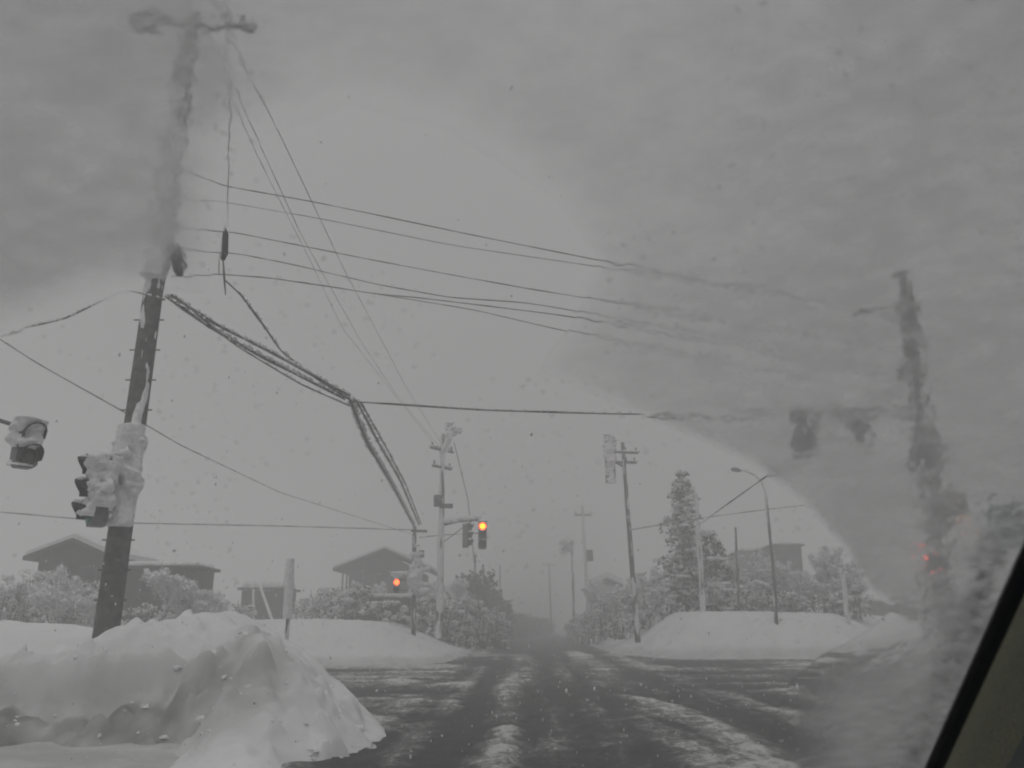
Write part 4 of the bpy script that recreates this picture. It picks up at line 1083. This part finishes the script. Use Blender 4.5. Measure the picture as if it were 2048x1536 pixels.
# --- pillar: black seal and moulded trim
def sweep(profile, d0, d1, side, n=24, bow=0.0):
    mb = MB(); k = len(profile)
    for i in range(n+1):
        d = d0+(d1-d0)*i/n
        for (x, o) in profile: mb.v.append(gp(XC+side*(x-XC), d, o))
    for i in range(n):
        for j in range(k-1):
            a = i*k+j; mb.f.append((a, a+1, a+k+1, a+k))
    return mb
for side in (1, -1):
    sweep([(XR, .002), (XR-.0005, -.002), (XR+.002, -.005), (XR+.008, -.006), (XR+.0115, -.006)], -.02, 1.08, side).build("window_seal", "seal", car)
    prof = [(XR+.0105, -.0045)]
    for i in range(14):
        a = math.pi*.5*i/13; prof.append((XR+.012+.085*math.sin(a), -.010-.05*(1-math.cos(a))-.03*i/13))
    prof += [(XR+.11, -.18), (XR+.13, -.2), (XR+.14, .02)]
    sweep(prof, -.02, 1.08, side).build("pillar_trim", "trim", car, True)
# --- body
def sidepoly(pts, x, thick, m, name):
    mb = MB().prism([(x, y, z) for y, z in pts], (thick, 0, 0)); return mb.build(name, m, car)
YB = GP.y; ZB = GP.z
HW = .86
roof_y = gp(0, 1.06).y; roof_z = gp(0, 1.06).z
for s_, nm in ((1, 1), (-1, -1)):
    x = XC+s_*HW; th_ = -.05*s_
    sidepoly([(2.15, .25), (2.2, .55), (2.1, .80), (1.18, .93), (-2.0, .95), (-2.1, .5), (-2.05, .25)], x, th_, "paint", "side_panel")
    sidepoly([(1.16, .935), (roof_y, roof_z), (roof_y-.12, roof_z), (1.02, .935)], XC+s_*(HW-.002), -.07*s_, "paint", "pillar")
    sidepoly([(-1.2, .955), (-1.1, roof_z), (-1.75, roof_z-.05), (-1.95, .955)], x-.002*s_, th_, "paint", "rear_pillar")
    gm3 = "side_glass"
    sidepoly([(1.0, .955), (roof_y-.14, roof_z-.02), (-1.09, roof_z-.02), (-1.19, .955)], x-.012*s_, -.008*s_, gm3, "side_window")
    for yy in (1.45, -1.25):
        wl = MB().tube([(x+.02*s_, yy, .30), (x-.18*s_, yy, .30)], .30, 20).build("wheel", "rubber", car)
        MB().tube([(x+.026*s_, yy, .30), (x+.0*s_, yy, .30)], .18, 14).build("rim", "wet_steel", wl)
    MB().box((XC+s_*.62, 2.16, .66), (.26, .1, .14)).build("headlight", "housing", car)
MB().hexa([(XC-HW+.06, 1.14, .88), (XC+HW-.06, 1.14, .88), (XC+HW-.1, 2.12, .74), (XC-HW+.1, 2.12, .74), (XC-HW+.06, 1.14, .925), (XC+HW-.06, 1.14, .925), (XC+HW-.1, 2.12, .80), (XC-HW+.1, 2.12, .80)]).build("bonnet", "paint", car)
MB().box((XC, 2.15, .45), (2*HW-.1, .12, .42)).build("bumper", "paint", car)
MB().box((XC, -2.05, .6), (2*HW-.1, .1, .68)).build("tailgate", "paint", car)
MB().box((XC, (roof_y-1.75)/2-.02, roof_z+.03), (2*HW-.1, roof_y+1.75, .05)).build("roof", "paint", car)
MB().hexa([(XC-.78, .55, .70), (XC+.78, .55, .70), (XC+.78, 1.06, .78), (XC-.78, 1.06, .78), (XC-.78, .55, .92), (XC+.78, .55, .92), (XC+.78, 1.06, .93), (XC-.78, 1.06, .93)]).build("dashboard", "cabin_dark", car)
MB().box((XC, -.5, .28), (2*HW-.14, 3.0, .06)).build("floor_pan", "cabin_dark", car)
for s_ in (1, -1):
    MB().box((XC+s_*.38, -.35, .5), (.5, .5, .2)).build("seat", "cabin_dark", car)
    MB().hexa([(XC+s_*.38-.24, -.62, .6), (XC+s_*.38+.24, -.62, .6), (XC+s_*.38+.24, -.5, .6), (XC+s_*.38-.24, -.5, .6), (XC+s_*.38-.2, -.85, 1.25), (XC+s_*.38+.2, -.85, 1.25), (XC+s_*.38+.2, -.75, 1.25), (XC+s_*.38-.2, -.75, 1.25)]).build("seat_back", "cabin_dark", car)

# ================================================================ haze of falling snow
hz = MB().box((0, 150, 12.2), (660, 360, 26.8)).build("haze", "snow"); hz['kind'] = 'stuff'; tag(hz, "thick grey haze of falling snow filling the street", "haze")
m = bpy.data.materials.new("haze_air"); m.use_nodes = True; n = m.node_tree.nodes; n.clear()
o_ = n.new("ShaderNodeOutputMaterial"); v = n.new("ShaderNodeVolumePrincipled")
v.inputs["Color"].default_value = (.97, .97, .97, 1); v.inputs["Density"].default_value = .0175; v.inputs["Anisotropy"].default_value = .2
m.node_tree.links.new(v.outputs[0], o_.inputs["Volume"]); hz.data.materials.clear(); hz.data.materials.append(m)
